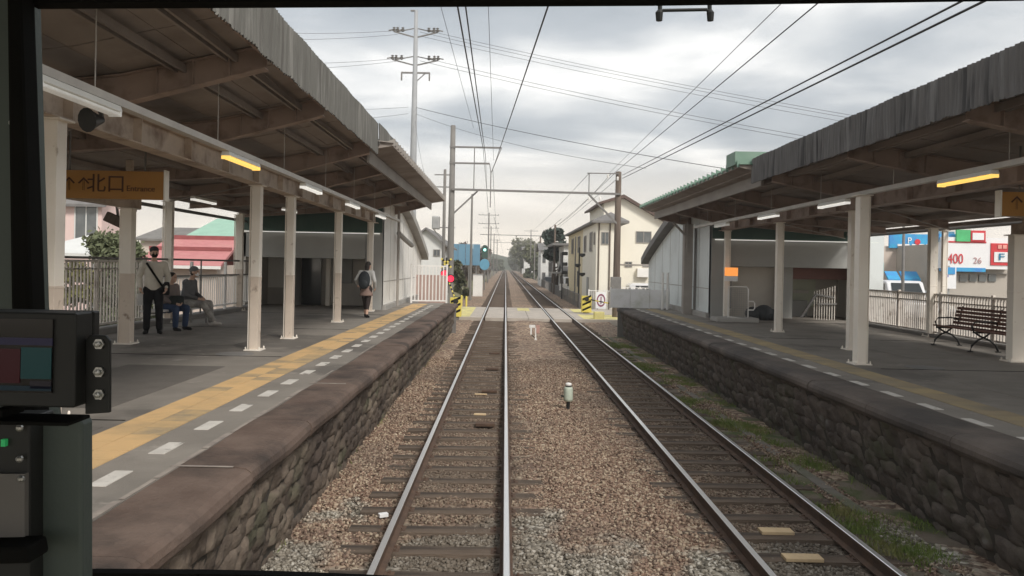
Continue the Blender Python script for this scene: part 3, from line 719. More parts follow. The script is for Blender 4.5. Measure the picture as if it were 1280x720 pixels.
pts=[at(100,712,Yc)]+[at(x,y,Yc) for x,y in ((117,711),(250,712),(350,714),(450,718),(560,724),(800,735))]
mb=MB(); 
for a,b in zip(pts[:-1],pts[1:]): mb.bar((a.x,Yc,a.z-.032),(b.x+.002,Yc,b.z-.032),.012,.06)
mb.build('window_sill',M['black'],cab,world=True)
mb=MB()
for px,py in ((13,153),(20,3)): q=at(px,py,Yc); mb.ball((q.x,Yc+.003,q.z),.0035,5)
mb.build('screw',M['bolt'],cab,world=True)
# bracket hanging before the windscreen
mb=MB(); Yb=1.0
for px in (825,887): mb.tube([at(px,-20,Yb),at(px,12,Yb),at(px+(-1 if px<850 else 1),16,Yb),at(px+(-1 if px<850 else 1),26,Yb)],[.0028,.0028,.0048,.004],8)
mb.tube([at(825,17,Yb),at(829,13,Yb),at(883,12,Yb),at(887,16,Yb)],.0022,8)
mb.build('wiper_bracket',M['blackm'],cab,world=True)
# console
con=empty('equipment_cabinet',(-.42,.7,1.8),label='grey green equipment cabinet with screws below the monitor in the cab',cat='cabinet')
Yk=.70
P=[at(37,524,Yk),at(114,524,Yk),at(117,532,Yk),at(117,760,Yk),at(37,760,Yk)]
mb=MB(); mb.prism([((p.x*(Yk+.02)/Yk if p.x>-.38 else p.x),p.z) for p in P],'y',Yk,Yk+.02); mb.build('cabinet_body',M['cabgrey'],con,world=True,bevel=.003)
P=[at(-60,522,Yk-.02),at(37,522,Yk-.02),at(37,760,Yk-.02),at(-60,760,Yk-.02)]
mb=MB(); mb.prism([(p.x,p.z) for p in P],'y',Yk-.02,Yk+.018); mb.build('switch_panel',M['blackm'],con,world=True,bevel=.002)
P=[at(-60,594,Yk-.03),at(27,594,Yk-.03),at(27,680,Yk-.03),at(-60,680,Yk-.03)]
mb=MB(); mb.prism([(p.x,p.z) for p in P],'y',Yk-.026,Yk-.02); mb.build('blank_plate',M['cablight'],con,world=True)
P=[at(-60,680,Yk-.04),at(42,678,Yk-.04),at(46,700,Yk-.04),at(-60,702,Yk-.04)]
mb=MB(); mb.prism([(p.x,p.z) for p in P],'y',Yk-.05,Yk-.02); mb.build('handle',M['black'],con,world=True,bevel=.003)
for px,py in ((21,536),(21,575),(23,600)):
    q=at(px,py,Yk-.03); mb=MB(); mb.ball((q.x,Yk-.026,q.z),(.0032,.003,.0032),5); mb.build('screw',M['bolt'],con,world=True)
q=at(3,556,Yk-.03); mb=MB(); mb.box(q.x-.0052,q.x-.0015,Yk-.024,Yk-.02,q.z-.003,q.z+.003); mb.build('indicator_light',mat('led_green',(.05,.6,.2),None,3,.3,emit=(.1,1,.3),estr=.03),con,world=True)
# monitor
Ym=.64
mon=empty('cab_monitor',(-.4,Ym,2.5),label='black box monitor with dim blue and teal screen at left edge of the cab',cat='monitor')
def rect(x0,y0,x1,y1,Y): 
    a=at(x0,y0,Y); b=at(x1,y1,Y); return a.x,b.x,b.z,a.z
x0,x1,z0,z1=rect(-80,388,93,510,Ym)
mb=MB(); mb.box(x0,x1,Ym,Ym+.026,z0,z1); mb.box(x0,x1,Ym+.0275,Ym+.038,z0,z1); mb.box(x0,x1-.004,Ym+.02,Ym+.03,z0+.004,z1-.004); mb.build('monitor_case',M['blackm'],mon,world=True,bevel=.0015)
a,b,c_,d_=rect(-80,396,66,491,Ym)
scr=empty('x'); bpy.data.objects.remove(scr)
mb=MB(); mb.box(a,b,Ym-.002,Ym,c_,d_); sc_=mb.build('screen',mat('screen_dark',(.012,.01,.011),None,3,.15,spec=.5),mon,world=True)
def em(n,c,e=.3): return mat(n,tuple(x*.15 for x in c),None,3,.3,emit=c,estr=e)
for (nm,x_0,y_0,x_1,y_1,c) in (('blue_band',-80,420,66,432,(.06,.055,.15)),('red_field',-80,434,25,479,(.13,.01,.025)),('teal_field',27,434,64,474,(.02,.15,.16)),('menu_row',-80,480,64,489,(.02,.07,.11)),('grey_row',38,476,64,486,(.06,.05,.07))):
    a,b,c2,d2=rect(x_0,y_0,x_1,y_1,Ym-.002); mb=MB(); mb.box(a,b,Ym-.0028,Ym-.0021,c2,d2); o=mb.build(nm,em('screen_'+nm,c,.045),sc_); o.data.transform(Matrix.Translation(-ORG[mon]))
P=[(-.012,0)]
br_=[at(*q,Ym+.014) for q in ((106,426),(111,419),(131,419),(137,426),(137,516),(106,518))]
mb=MB(); mb.prism([(p.x,p.z) for p in br_],'y',Ym+.014,Ym+.018); mb.build('side_bracket',M['blackm'],mon,world=True,bevel=.001)
for py in (430,465,493):
    q=at(124,py,Ym+.013); mb=MB(); mb.lathe([(.0045,0),(.0045,.002),(.0026,.002),(.0026,.005),(.001,.0055)],n=6); o=mb.build('bolt',M['bolt'],mon); o.location=Vector((q.x,Ym+.0135,q.z))-ORG[mon]; o.rotation_euler=(R(90),0,0)
a,b,c2,d2=rect(-80,511,110,519,Ym+.02); mb=MB(); mb.box(a,b,Ym-.01,Ym+.024,c2,d2-.006); mb.box(-.41,-.40,Ym,Ym+.03,c2,d2+.004); mb.build('mounting_shelf',M['black'],mon,world=True,bevel=.001)
# ================================================================ PLATFORM FENCES AND BENCHES
Zp=1.03
def bar_fence(a,b,z0,h,label,m,pitch=.115,posts=2.0,group=None,rails=(.06,.97),low=None,bw=.022,name='platform_fence'):
    a=Vector(a); b=Vector(b); t=empty(name,(a.x,a.y,z0),label=label,cat='fence',group=group); L_=(b-a).length; u=(b-a)/L_
    mb=MB(); n=int(L_/pitch)
    for i in range(n+1):
        p=a+u*(L_*i/n); mb.bar((p.x,p.y,z0+h*rails[0]),(p.x,p.y,z0+h*rails[1]),bw,bw)
    mb.build('bars',m,t,world=True)
    mb=MB()
    for r in rails: mb.bar((a.x,a.y,z0+h*r),(b.x,b.y,z0+h*r),.045,.045)
    if low: mb.bar((a.x,a.y,z0+h*low),(b.x,b.y,z0+h*low),.03,.03)
    mb.build('rails',m,t,world=True)
    k=int(L_/posts)
    for i in range(k+1):
        p=a+u*(L_*i/k); mb=MB(); mb.box(p.x-.035,p.x+.035,p.y-.035,p.y+.035,z0,z0+h+.03); mb.build('post',m,t,world=True,bevel=.005)
    return t
def kerb(name,x0,x1,y0,y1,z0,z1,label,m=None):
    t=MB().box(x0,x1,y0,y1,z0,z1).build(name,m or M['concd'],bevel=.02); tag(t,label,'kerb'); return t
bar_fence((-8.25,5.5,0),(-8.25,18.3,0),Zp+.10,1.42,'brownish vertical bar fence along the back of the left platform near the cab',M['fbeige'],pitch=.13,low=.86,bw=.03)
bar_fence((-8.25,18.5,0),(-8.25,26.1,0),Zp+.10,1.36,'pale open fence behind the seated people up to the left station building',M['fwhite'],pitch=.16,rails=(.10,.72))
mb=MB(); mb.bar((-8.18,9.5,H+.0),(-8.18,26.0,H-.02),.05,.05); mb.bar((-8.18,18.5,H-.42),(-8.18,26.0,H-.44),.035,.035)
for y in (9.6,13,17.4,21.5,25.9): mb.tube([(-8.18,y,Zp),(-8.18,y,H)],.022)
o=mb.build('handrail',M['galvd']); tag(o,'long dark horizontal handrail at eye height behind the seated people','handrail')
kerb('platform_kerb',-8.45,-8.05,1,26.2,Zp-.2,Zp+.11,'low concrete kerb under the fence of the left platform')
bar_fence((10.6,13.2,0),(10.6,23.6,0),Zp+.06,1.02,'brown vertical bar fence along the back of the right platform behind the bench',M['fbeige'],pitch=.105,low=.80,bw=.03)
kerb('platform_kerb',10.45,10.85,2,24.4,Zp-.2,Zp+.08,'low concrete kerb under the fence of the right platform')
# wooden bench on iron legs
def slat_bench(loc,rz,L_):
    t=empty('platform_bench',loc,rz,label='dark red slatted bench on curled iron legs beside the near right pillar',cat='bench')
    mb=MB()
    for k in range(5): mb.box(-L_/2,L_/2,-.20+k*.088,-.125+k*.088,.40-.004*(k-2)**2*-1,.43-.004*(k-2)**2*-1)
    mb.build('seat',M['cred'],t,bevel=.006)
    mb=MB()
    for k in range(5): y=.24+k*.022; z=.47+k*.078; mb.box(-L_/2,L_/2,y,y+.022,z,z+.062)
    mb.build('backrest',M['cred'],t,bevel=.006)
    for x in (-L_/2+.18,0,L_/2-.18):
        mb=MB(); r=.02
        mb.tube([(x,-.27,.0),(x,-.24,.12),(x,-.12,.24),(x,.02,.30),(x,.12,.38)],r,8); mb.tube([(x,.30,.0),(x,.24,.14),(x,.12,.24),(x,-.06,.31),(x,-.18,.39)],r,8)
        mb.tube([(x,-.22,.39),(x,.22,.39),(x,.26,.50),(x,.36,.86)],r*.9,8); mb.tube([(x,-.2,.39),(x,-.24,.52),(x,-.18,.60),(x,.1,.61),(x,.29,.58)],r*.8,8)
        mb.box(x-.03,x+.03,-.31,-.22,0,.02); mb.box(x-.03,x+.03,.25,.34,0,.02)
        mb.build('leg',M['iron'],t,smooth=True)
    return t
slat_bench((9.62,16.05,Zp),R(-90),3.1)
def plain_bench(loc,rz,L_):
    t=empty('platform_bench',loc,rz,label='pale low bench under the two seated people by the fence',cat='bench')
    MB().box(-L_/2,L_/2,-.2,.22,.41,.45).build('seat',M['fwhite'],t,bevel=.01)
    MB().box(-L_/2,L_/2,.25,.28,.55,.80).build('backrest',M['fwhite'],t,bevel=.01)
    for x in (-L_/2+.25,L_/2-.25):
        mb=MB(); mb.bar((x,-.16,0),(x,-.14,.42),.035,.035); mb.bar((x,.2,0),(x,.27,.8),.035,.035); mb.bar((x,-.15,.38),(x,.24,.38),.03,.03); mb.build('leg',M['galvd'],t)
plain_bench((-7.45,18.3,Zp),R(90),3.0)
mb=MB(); mb.lathe([(.17,0),(.19,.05),(.19,.62),(.2,.64),(.2,.68),(.1,.74),(.03,.75)],(10.15,23.2,Zp),16)
# ================================================================ STATION BUILDINGS
def station(side):
    L_=side<0; X=(lambda x:x) if L_ else (lambda x:2.5-x)
    Yf=26.3 if L_ else 25.5; Yb=38.4 if L_ else 36.6
    wall=M['swall'] if L_ else M['swallb']
    t=empty('station_building',(X(-4.05),Yf,Zp),label='left station building with dark green board over a shaded opening and white side wall' if L_ else 'right station building with dark green board over a shaded opening and pale blue side wall',cat='building')
    zt=H+1.75; zo=H+.12; xb=-8.75 if L_ else -9.35; xs=-4.05
    # side wall with curved falling top
    def prof(t_): # top of wall along Y
        y=Yf+.02+(Yb-Yf)*t_; return y, H+ (2.05 if t_<.32 else 2.05-1.75*((t_-.32)/.68)**1.25)
    top=[prof(i/14) for i in range(15)]
    mb=MB(); pr=[(Yf+.02,.0),(Yb,.0)]+[(y,z) for y,z in top[::-1]]
    mb.prism(pr,'x',X(xs),X(xs-.2)); mb.build('side_wall',wall,t,world=True)
    mb=MB()
    for k in range(1,7):
        y=Yf+(Yb-Yf)*k/7; mb.box(X(xs+.006),X(xs),y,y+.02,Zp+.25,min(prof((y-Yf)/(Yb-Yf))[1],H+1.6))
    mb.box(X(xs+.012),X(xs),Yf+.3,Yb,H-.62,H-.60); mb.build('panel_joints',M['rim'],t,world=True)
    MB().box(X(xs+.12),X(xs),Yf+.1,Yb-.3,-.2,Zp+.16).build('plinth',M['conc'],t,world=True,bevel=.01)
    # roof following the curve
    mb=MB(); n=len(top)
    P=[(y,z+.02) for y,z in top]; P[-1]=(P[-1][0]+.25,P[-1][1]-.12); Q=[(y,z+.28) for y,z in P]
    mb.prism(P+Q[::-1],'x',X(xs+.32),X(xb)); mb.build('roof',M['greyroof'] if not L_ else M['conc'],t,world=True,smooth=False)
    MB().box(X(xs),X(xs-.55),Yf-.02,Yf+.25,Zp,zt+.2).build('corner_pier',M['sgrey'],t,world=True,bevel=.008)
    # front: beam and board
    MB().box(X(xs-.56),X(xb),Yf,Yf+.22,zo,H+.93).build('front_beam',M['sgrey'],t,world=True,bevel=.01)
    mb=MB(); mb.box(X(xs-.02),X(xb),Yf-.06,Yf-.022,H+1.0,zt+.25)
    for k in range(1,8): x=xs+(xb-xs)*k/8; mb.box(X(x),X(x-.02),Yf-.066,Yf-.058,H+1.01,zt+.2)
    mb.build('sign_board',M['sgreen'],t,world=True)
    MB().box(X(xs-.1),X(xb),Yf-.10,Yf-.02,H+.95,H+.975).build('light_strip',M['tubew'],t,world=True)
    # the passage behind: floor, back wall, inner walls, ceiling
    mb=MB(); mb.box(X(xb),X(xb+.2),Yf,Yb-2,-.2,zt); mb.box(X(xs-.2),X(xb),Yf+2.5,Yf+2.7,-.2,zt); mb.box(X(xs-.2),X(xb),Yf+.2,Yf+2.6,zo+.02,zo+.12); mb.build('passage_wall',M['sdark'],t,world=True)
    MB().box(X(xs-.2),X(xb),Yf+.02,Yf+5.5,-.2,Zp-.004).build('passage_floor',M['asphalt'],t,world=True)
    if L_:
        for (a,b,z0,z1,m_,nm) in ((-8.5,-7.7,.6,1.9,'swall','notice_board'),(-6.1,-5.5,.8,1.9,'sgrey','notice_board'),(-7.3,-6.6,0,2.1,'sglass','door')):
            MB().box(X(a),X(b),Yf+2.35,Yf+2.49,Zp+z0,Zp+z1).build(nm,M[m_],t,world=True,bevel=.01)
        MB().box(X(-7.45),X(-7.35),Yf+.6,Yf+2.45,Zp,zo).build('partition',M['sgrey'],t,world=True)
        MB().box(X(-6.35),X(-6.2),Yf+2.0,Yf+2.15,Zp,zo).build('partition',M['cream'],t,world=True)
    else:
        # px 915-960 dark wall, 985-1010 lit passage with reddish lintel
        MB().box(X(-4.6),X(-6.55),Yf+1.2,Yf+1.35,Zp,zo).build('partition',M['sdark'],t,world=True)
        MB().box(X(-6.58),X(-6.95),Yf+.8,Yf+1.4,Zp,zo).build('partition',M['sgrey'],t,world=True)
        MB().box(X(-6.97),X(-9.0),Yf+.9,Yf+1.0,H-.25,zo).build('lintel',mat('lintel_red_brown',(.17,.085,.07),(.14,.07,.06),2,.7),t,world=True)
        MB().box(X(-7.1),X(-8.3),Yf+2.35,Yf+2.48,Zp+.3,H-.1).build('back_panel',mat('back_panel_green',(.55,.57,.45),(.5,.52,.42),1,.8),t,world=True)
        for z in (.8,1.25): MB().box(X(-7.3),X(-8.0),Yf+2.2,Yf+2.33,Zp+z,Zp+z+.10).build('shelf',M['sdark'],t,world=True)
        MB().box(X(-7.2),X(-7.9),Yf+2.0,Yf+2.3,Zp,Zp+.55).build('counter',M['sgrey'],t,world=True)
        MB().box(X(-8.7),X(-9.5),Yf-.1,Yf+.3,Zp,H+1.35).build('corner_pier',M['swallb'],t,world=True)
    return t
station(-1); station(1)
# downpipe and column before the pale blue wall
t=empty('steel_column',(6.25,27.6,Zp),label='pale grey column with brace at the far end of the right canopy',cat='column')
mb=MB(); mb.box(6.12,6.42,27.45,27.75,Zp,H+1.55); mb.build('shaft',M['rim'],t,world=True,bevel=.01)
mb=MB(); mb.bar((6.2,27.4,H+1.1),(5.7,27.4,H+1.6),.07,.07); mb.bar((6.2,27.4,H+.6),(6.2,27.4,H+1.6),.05,.05); mb.build('brace',M['rim'],t,world=True)
MB().tube([(6.52,27.5,Zp),(6.52,27.5,H+1.5)],.05).build('downpipe',M['galvd'],t,world=True)
t=empty('steel_column',(-4.0,29.0,Zp),label='slender pale pipe column at the far end of the left canopy',cat='column')
MB().tube([(-3.9,29.0,Zp),(-3.9,29.0,H+1.9)],.05).build('shaft',M['rim'],t,world=True)
MB().tube([(-3.9,29.0,H+1.1),(-3.75,29.6,H+.9),(-3.6,30.6,H+.7)],.09).build('brace',M['conc'],t,world=True)
# notice and folding gate by the right station front
q=at(914,345,24.6); t=empty('notice_sign',q,label='small orange and white notice on a post beside the right station front',cat='sign')
MB().box(-.2,.2,-.02,.02,.0,.26).build('orange_face',mat('orange_sign',(.75,.26,.05),(.8,.3,.08),9,.5,emit=(1,.35,.08),estr=.4),t)
MB().box(-.2,.2,-.021,.021,-.16,-.005).build('white_face',M['swhite'],t)
MB().bar((0,.03,-1.0),(0,.03,-.0),.04,.04).build('post',M['galvd'],t)
g0=at(910,392,24.0); t=empty('mesh_gate',(g0.x,24.0,Zp),label='white tube framed mesh gate with side loop left of the dark passage',cat='gate')
x0=g0.x; x1=at(935,392,24).x; zt=H-.5
mb=MB(); mb.tube([(x0,24,Zp+.1),(x0,24,zt),(x1-.06,24,zt),(x1,24,zt-.06),(x1,24,Zp+.1),(x0,24,Zp+.14)],.022); mb.tube([(x1,24,Zp+.62),(x1+.16,24,Zp+.62),(x1+.2,24,Zp+.56),(x1+.2,24,Zp+.42),(x1+.16,24,Zp+.36),(x1,24,Zp+.36)],.02); mb.build('gate_frame',M['fwhite'],t,world=True)
mb=MB(); 
for k in range(1,9): x=x0+(x1-x0)*k/9; mb.bar((x,24,Zp+.14),(x,24,zt),.006,.006)
for k in range(1,14): z=Zp+.14+(zt-Zp-.14)*k/14; mb.bar((x0,24,z),(x1,24,z),.006,.006)
mb.build('wire_mesh',M['galv'],t,world=True)
kerb('gate_base',x0-.4,x1+.25,23.7,24.5,Zp,Zp+.13,'low concrete block under the mesh gate',M['conc'])
q=atz(950,400,Zp); t=empty('rubbish_bags',(q.x,25.1,Zp),label='dark covered heap at the foot of the dark passage wall',cat='heap')
mb=MB(); 
for dx,r in ((-.22,.26),(.12,.3),(.4,.22)): mb.ball((dx,0,r*.75),(r,r*.8,r*.85),8)
o=mb.build('cover',mat('dark_tarpaulin',(.035,.04,.045),(.05,.055,.06),6,.6,bump=1,bscale=7),t,smooth=True)
# stair rail in the right passage
t=empty('stair_railing',(9.3,25.2,Zp),label='sloping white stair railing inside the right passage',cat='railing')
mb=MB(); a=at(1001,397,25.0); b=at(1020,368,25.0); mb.bar(a,b,.07,.07); c_=at(1042,372,25.0); mb.bar(b,c_,.05,.05); mb.bar(at(1022,380,25),at(1046,380,25),.04,.04); mb.build('handrail',M['galvd'],t,world=True)
mb=MB()
for k in range(9): p=at(1018+3.2*k,368-k*.8,25.05); mb.bar((p.x,p.y,Zp+.05),(p.x,p.y,p.z+.1),.022,.022)
mb.build('bars',M['fbeige'],t,world=True)

# ================================================================ PLATFORM ENDS
bar_fence((at(514,378,31.6).x,31.6,0),(at(558,378,31.9).x,31.9,0),Zp,1.52,'white picket gate closing the far end of the left platform',M['fwhite'],pitch=.13,posts=1.3,rails=(.06,.97),bw=.045,name='picket_gate')
x0=at(763,385,30.7).x; x1=at(836,385,30.7).x
t=empty('panel_fence',(x0,30.7,Zp),label='white sheet panel fence closing the far end of the right platform',cat='fence')
mb=MB(); 
for k in range(3): mb.box(x0+(x1-x0)*k/3+.01,x0+(x1-x0)*(k+1)/3-.01,30.66,30.70,Zp+.02,Zp+.74)
mb.build('panel',mat('white_panel',(.82,.82,.83),(.77,.77,.77),1.5,.6,c3=(.6,.61,.56),s3=1.5,t3=.62),t,world=True,bevel=.006)
for k in range(4): MB().box(x0+(x1-x0)*k/3-.03,x0+(x1-x0)*k/3+.03,30.71,30.77,Zp,Zp+.8).build('post',M['fwhite'],t,world=True)
for px in (828,834):
    q=at(px,383,30.3); t=MB().lathe([(.045,0),(.045,1.36),(.03,1.40)],(q.x,30.3,Zp),10).build('white_post',M['fwhite']); tag(t,'%s of the two slim white posts beside the pale blue station wall'%('left' if px<830 else 'right'),'post')
# ================================================================ LEVEL CROSSING EQUIPMENT
Zg=-.2
def crossing_signal(loc,rz,label):
    t=empty('crossing_signal',loc,rz,label=label,cat='crossing signal')
    MB().lathe([(.09,0),(.09,.05),(.05,.07),(.045,3.1),(.02,3.14)],n=12).build('pole',M['blackm'],t)
    mb=MB()
    for s in (-1,1):
        m_=Matrix.Translation((0,-.06,2.85))@Matrix.Rotation(R(40)*s,4,'Y')
        for k in range(7): mb.box((-.5+k/7)*.7,(-.5+(k+1)/7-.001)*.7,-.012,.012,-.05,.05,k%2,m_)
    mb.build('crossbuck',[M['hyel'],M['black']],t)
    for i,(x,z) in enumerate(((-.05,2.28),(.32,2.0))):
        MB().lathe([(.22,0),(.22,.02),(.08,.1),(.03,.12)],n=16).build('backplate',M['blackm'],t)
        o=bpy.data.objects[-1] if False else None
    for c in kids(t):
        pass
    L_=[c for c in kids(t) if c.name.startswith('backplate')]
    for c,(x,z) in zip(L_,((-.08,2.30),(.24,2.05))):
        c.location=(x,-.10,z); c.rotation_euler=(R(-90),0,0)
        l=MB().lathe([(.17,0),(.165,.035),(.10,.06),(.01,.07)],n=16).build('red_lamp',M['sigred'],c,smooth=True); l.rotation_euler=(R(180),0,0)
        mb=MB(); vs,fs=ngrid(lambda a,b:(.185*math.cos(PI*a),.185*math.sin(PI*a)*-1,-.02-b*.18),10,1); mb.add(vs,fs); mb.add([(v[0]*1.05,v[1]*1.05,v[2]) for v in vs],[f[::-1] for f in fs]); h=mb.build('hood',M['blackm'],c)
    mb=MB(); mb.bar((-.08,0,2.30),(.24,0,2.05),.05,.05); mb.build('lamp_arm',M['blackm'],t)
    mb=MB(); mb.box(-.14,.14,-.1,.1,.8,1.3); mb.build('relay_box',M['galv'],t,bevel=.01)
    return t
q=at(557,378,41.0); crossing_signal((q.x,41.0,Zg),0,'level crossing signal with two lit red lamps behind the white picket gate')
def gate_machine(loc,rz,label,arm):
    t=empty('crossing_gate',loc,rz,label=label,cat='crossing gate',group='level crossing barrier machines')
    mb=MB(); 
    for k in range(8):
        # yellow and black slanted stripes on the casing
        z=.25+k*.115
        mb.box(-.27,.27,-.2,.2,z,z+.1149,0)
    mb.build('casing',M['hyel'],t)
    mb=MB()
    for s in (0,1,2): mb.add([(-.24,-.203,.30+s*.3),(.24,-.203,.52+s*.3),(.24,-.203,.64+s*.3),(-.24,-.203,.42+s*.3),(-.24,-.2,.30+s*.3),(.24,-.2,.52+s*.3),(.24,-.2,.64+s*.3),(-.24,-.2,.42+s*.3)],[(0,1,2,3),(0,4,5,1),(1,5,6,2),(2,6,7,3),(3,7,4,0)])
    mb.build('slanted_stripes',M['black'],t)
    MB().box(-.16,.16,-.14,.14,0,.25).build('base',M['concd'],t)
    a=MB(); d=Vector(arm); n=10; p0=Vector((0,-.1,1.0))
    for k in range(n): a.bar(p0+d*k/n,p0+d*(k+1)/n,.05,.06,k%2)
    a.build('barrier_arm',[M['hyel'],M['black']],t)
    MB().lathe([(.13,-.1),(.13,.1)],n=16).build('pivot',M['blackm'],t)
    c=[k for k in kids(t) if k.name.startswith('pivot')][0]; c.rotation_euler=(R(90),0,0); c.location=(0,-.14,1.0)
    return t
q=at(570,375,39.0); gate_machine((q.x,39.0,Zg),0,'yellow and black crossing gate machine at the left side of the crossing',(-.6,3.2,.9))
q=at(733,375,45.0); gate_machine((q.x,45.0,Zg),0,'yellow and black crossing gate machine at the right side before the banner fence',(2.2,-2.0,-.35))
q=at(583,372,51.5); 
# banner fence right of the crossing
a=at(736,370,50.5); b=at(770,370,49.9)
bar_fence((a.x,50.5,0),(b.x+.3,50.2,0),Zg,1.35,'white bar fence hung with round marked banners right of the crossing',M['fwhite'],pitch=.14,posts=.9,name='roadside_fence')
x0=at(745,370,50.0).x; x1=at(758,370,50).x
t=empty('banner_sign',(x0,50.1,Zg+.15),label='white banner with a dark ringed mark on the roadside fence',cat='banner')
MB().box(x0,x1,50.06,50.08,Zg+.2,Zg+1.25).build('cloth',M['swhite'],t,world=True)
mb=MB(); vs=[];n=20
for k in range(n):
    for r in (.20,.27): vs.append(((x0+x1)/2+r*math.cos(2*PI*k/n),50.05,Zg+.72+r*1.5*math.sin(2*PI*k/n)))
mb.add(vs,[(2*k,2*k+1,(2*k+3)%(2*n),(2*k+2)%(2*n)) for k in range(n)]); mb.box((x0+x1)/2-.03,(x0+x1)/2+.03,50.04,50.055,Zg+.5,Zg+.95); mb.build('mark',mat('plum_mark',(.25,.06,.12),None,3,.6),t,world=True)
a=at(772,370,48.0); b=at(833,370,46.5)
bar_fence((a.x,48.2,0),(b.x,47.5,0),Zg,1.65,'white vertical bar fence before the cream gabled house',M['fwhite'],pitch=.2,posts=1.1,name='roadside_fence',bw=.05)
for px,Y in ((577,52),(583,50.5)):
    q=at(px,372,Y); t=MB().lathe([(.06,0),(.06,.75),(.03,.8)],(q.x,Y,Zg),10).build('warning_post',M['hyel']); tag(t,'short yellow post at the left edge of the crossing, %s'%('farther one' if Y>51 else 'nearer one'),'post')
# yellow block at the crossing's near right corner
q=at(749,385,40.2); t=MB().box(q.x-.25,q.x+.25,40.0,40.5,-.3,.35).build('marker_block',M['hyel2'],bevel=.02); tag(t,'yellow painted block at the near right corner of the crossing','block')

# ================================================================ THINGS ALONG THE TRACK
def dwarf(loc,label,h=.5,col='dw'):
    t=empty('ground_marker',loc,label=label,cat='track marker')
    MB().lathe([(.06,0),(.06,.02),(.035,.03),(.035,h*.38)],n=12).build('stem',M['blackm'],t)
    MB().lathe([(.055,0),(.085,.02),(.09,.06),(.085,.24),(.07,.28)],(0,0,h*.36),16).build('lamp_body',mat('pale_green_plastic',(.50,.55,.46),(.42,.47,.39),6,.5),t,smooth=True)
    MB().lathe([(.05,0),(.062,.015),(.055,.05),(.02,.06)],(0,0,h*.36+.30),14).build('cap',M['fwhite'],t,smooth=True)
    MB().lathe([(.058,0),(.058,.025)],(0,0,h*.36+.275),14).build('collar',M['blackm'],t)
    MB().bar((-.03,0,h*.5),(-.14,0,h*.5+.04),.03,.03).build('cable_lug',M['blackm'],t)
    return t
dwarf((1.24,15.2,-.17),'pale green lamp shaped marker on a dark stem in the ballast between the tracks',.52)
t=empty('point_indicator',(1.11,29.3,-.18),label='small white and pink twin post indicator between the tracks before the crossing',cat='track indicator')
mb=MB(); mb.box(-.16,-.10,-.04,.04,.25,.55); mb.box(-.2,.02,-.03,.03,.50,.60); mb.build('left_plate',M['fwhite'],t,bevel=.005)
mb=MB(); mb.box(.06,.18,-.04,.04,.30,.60); mb.build('right_plate',mat('pink_paint',(.55,.33,.28),None,4,.7),t,bevel=.005)
mb=MB(); mb.bar((.04,0,0),(.04,0,.5),.05,.05); mb.box(.0,.09,-.05,.05,0,.1); mb.build('stem',M['fwhite'],t)
mb=MB(); mb.bar((-.13,0,.26),(.04,0,.1),.03,.03); mb.build('brace',M['blackm'],t)
for (px,py,Z,w,d,lb) in ((970,662,-.12,.34,.15,'upper of the two pale wooden plates lying between the rails of the right track'),(1003,695,-.12,.36,.15,'lower nearest pale wooden plate lying between the rails of the right track'),
        (600,517,-.13,.22,.10,'near small yellowish plate between the rails of the left track'),(601,492,-.13,.26,.06,'far small pale plate between the rails of the left track'),(655,405,-.13,.5,.1,'pale plate between the right rails near the crossing')):
    q=atz(px,py,Z); t=MB().box(q.x-w/2,q.x+w/2,q.y-d/2,q.y+d/2,-.155,Z).build('track_plate',mat('pale_plywood',(.60,.45,.27),(.52,.39,.24),8,.8),bevel=.006); tag(t,lb,'plate',group='pale plates lying between the rails')
for k,Y in enumerate((13.6,17.2,20.9,24.6)):
    t=MB().box(TC[0]+.05,TC[0]+.38,Y-.09,Y+.09,-.155,-.10).build('drain_box',M['rust'],bevel=.01); tag(t,['nearest','second nearest','third nearest','farthest'][k]+' dark iron box on the sleepers of the left track','box',group='iron boxes on the left track')
q=atz(479,646,-.17); t=MB().box(q.x-.05,q.x+.05,q.y-.03,q.y+.03,-.17,-.13,0,Matrix.Translation((q.x,q.y,0))@Matrix.Rotation(.5,4,'Z')@Matrix.Translation((-q.x,-q.y,0))).build('paper_scrap',M['swhite'],bevel=.003); tag(t,'small white scrap lying on the ballast left of the left rail','litter')
# concrete cable trough at the foot of the right wall
mb=MB(); y=2.
while y<31: mb.box(4.02,4.17,y,y+.985,-.3,-.135+.006*hsh(y)); y+=1.0
o=mb.build('cable_trough',mat('trough_concrete',(.20,.175,.15),(.155,.14,.12),3,.9,c3=(.10,.11,.06),s3=1.3,t3=.55),bevel=.01); tag(o,'narrow line of concrete trough lids between right track and wall foot','cable trough')
# grass and moss
def grass(name,n,fx,fy,h0,h1,m,fz=-.17,clump=None):
    X=fx(n);Y=fy(n)
    if clump is not None:
        k=clump(X,Y); X=X[k];Y=Y[k]
    n=len(X); an=RNG.uniform(0,PI,n); le=RNG.normal(0,.35,(n,2)); h=RNG.uniform(h0,h1,n); w=.006+.004*RNG.random(n)
    Z=np.full(n,fz)
    V=np.zeros((n,3,3)); c,s=np.cos(an)*w,np.sin(an)*w
    V[:,0]=np.stack([X-c,Y-s,Z],-1); V[:,1]=np.stack([X+c,Y+s,Z],-1); V[:,2]=np.stack([X+le[:,0]*h,Y+le[:,1]*h,Z+h],-1)
    me=bpy.data.meshes.new(name); F=np.arange(n*3).reshape(-1,3).astype(np.int32)
    me.vertices.add(n*3); me.vertices.foreach_set('co',V.astype(np.float32).ravel()); me.loops.add(n*3); me.loops.foreach_set('vertex_index',F.ravel()); me.polygons.add(n); me.polygons.foreach_set('loop_start',np.arange(n,dtype=np.int32)*3); me.update(calc_edges=True)
    me.materials.append(m); o=bpy.data.objects.new(name,me); COL.objects.link(o); tag(o,kind='stuff'); return o
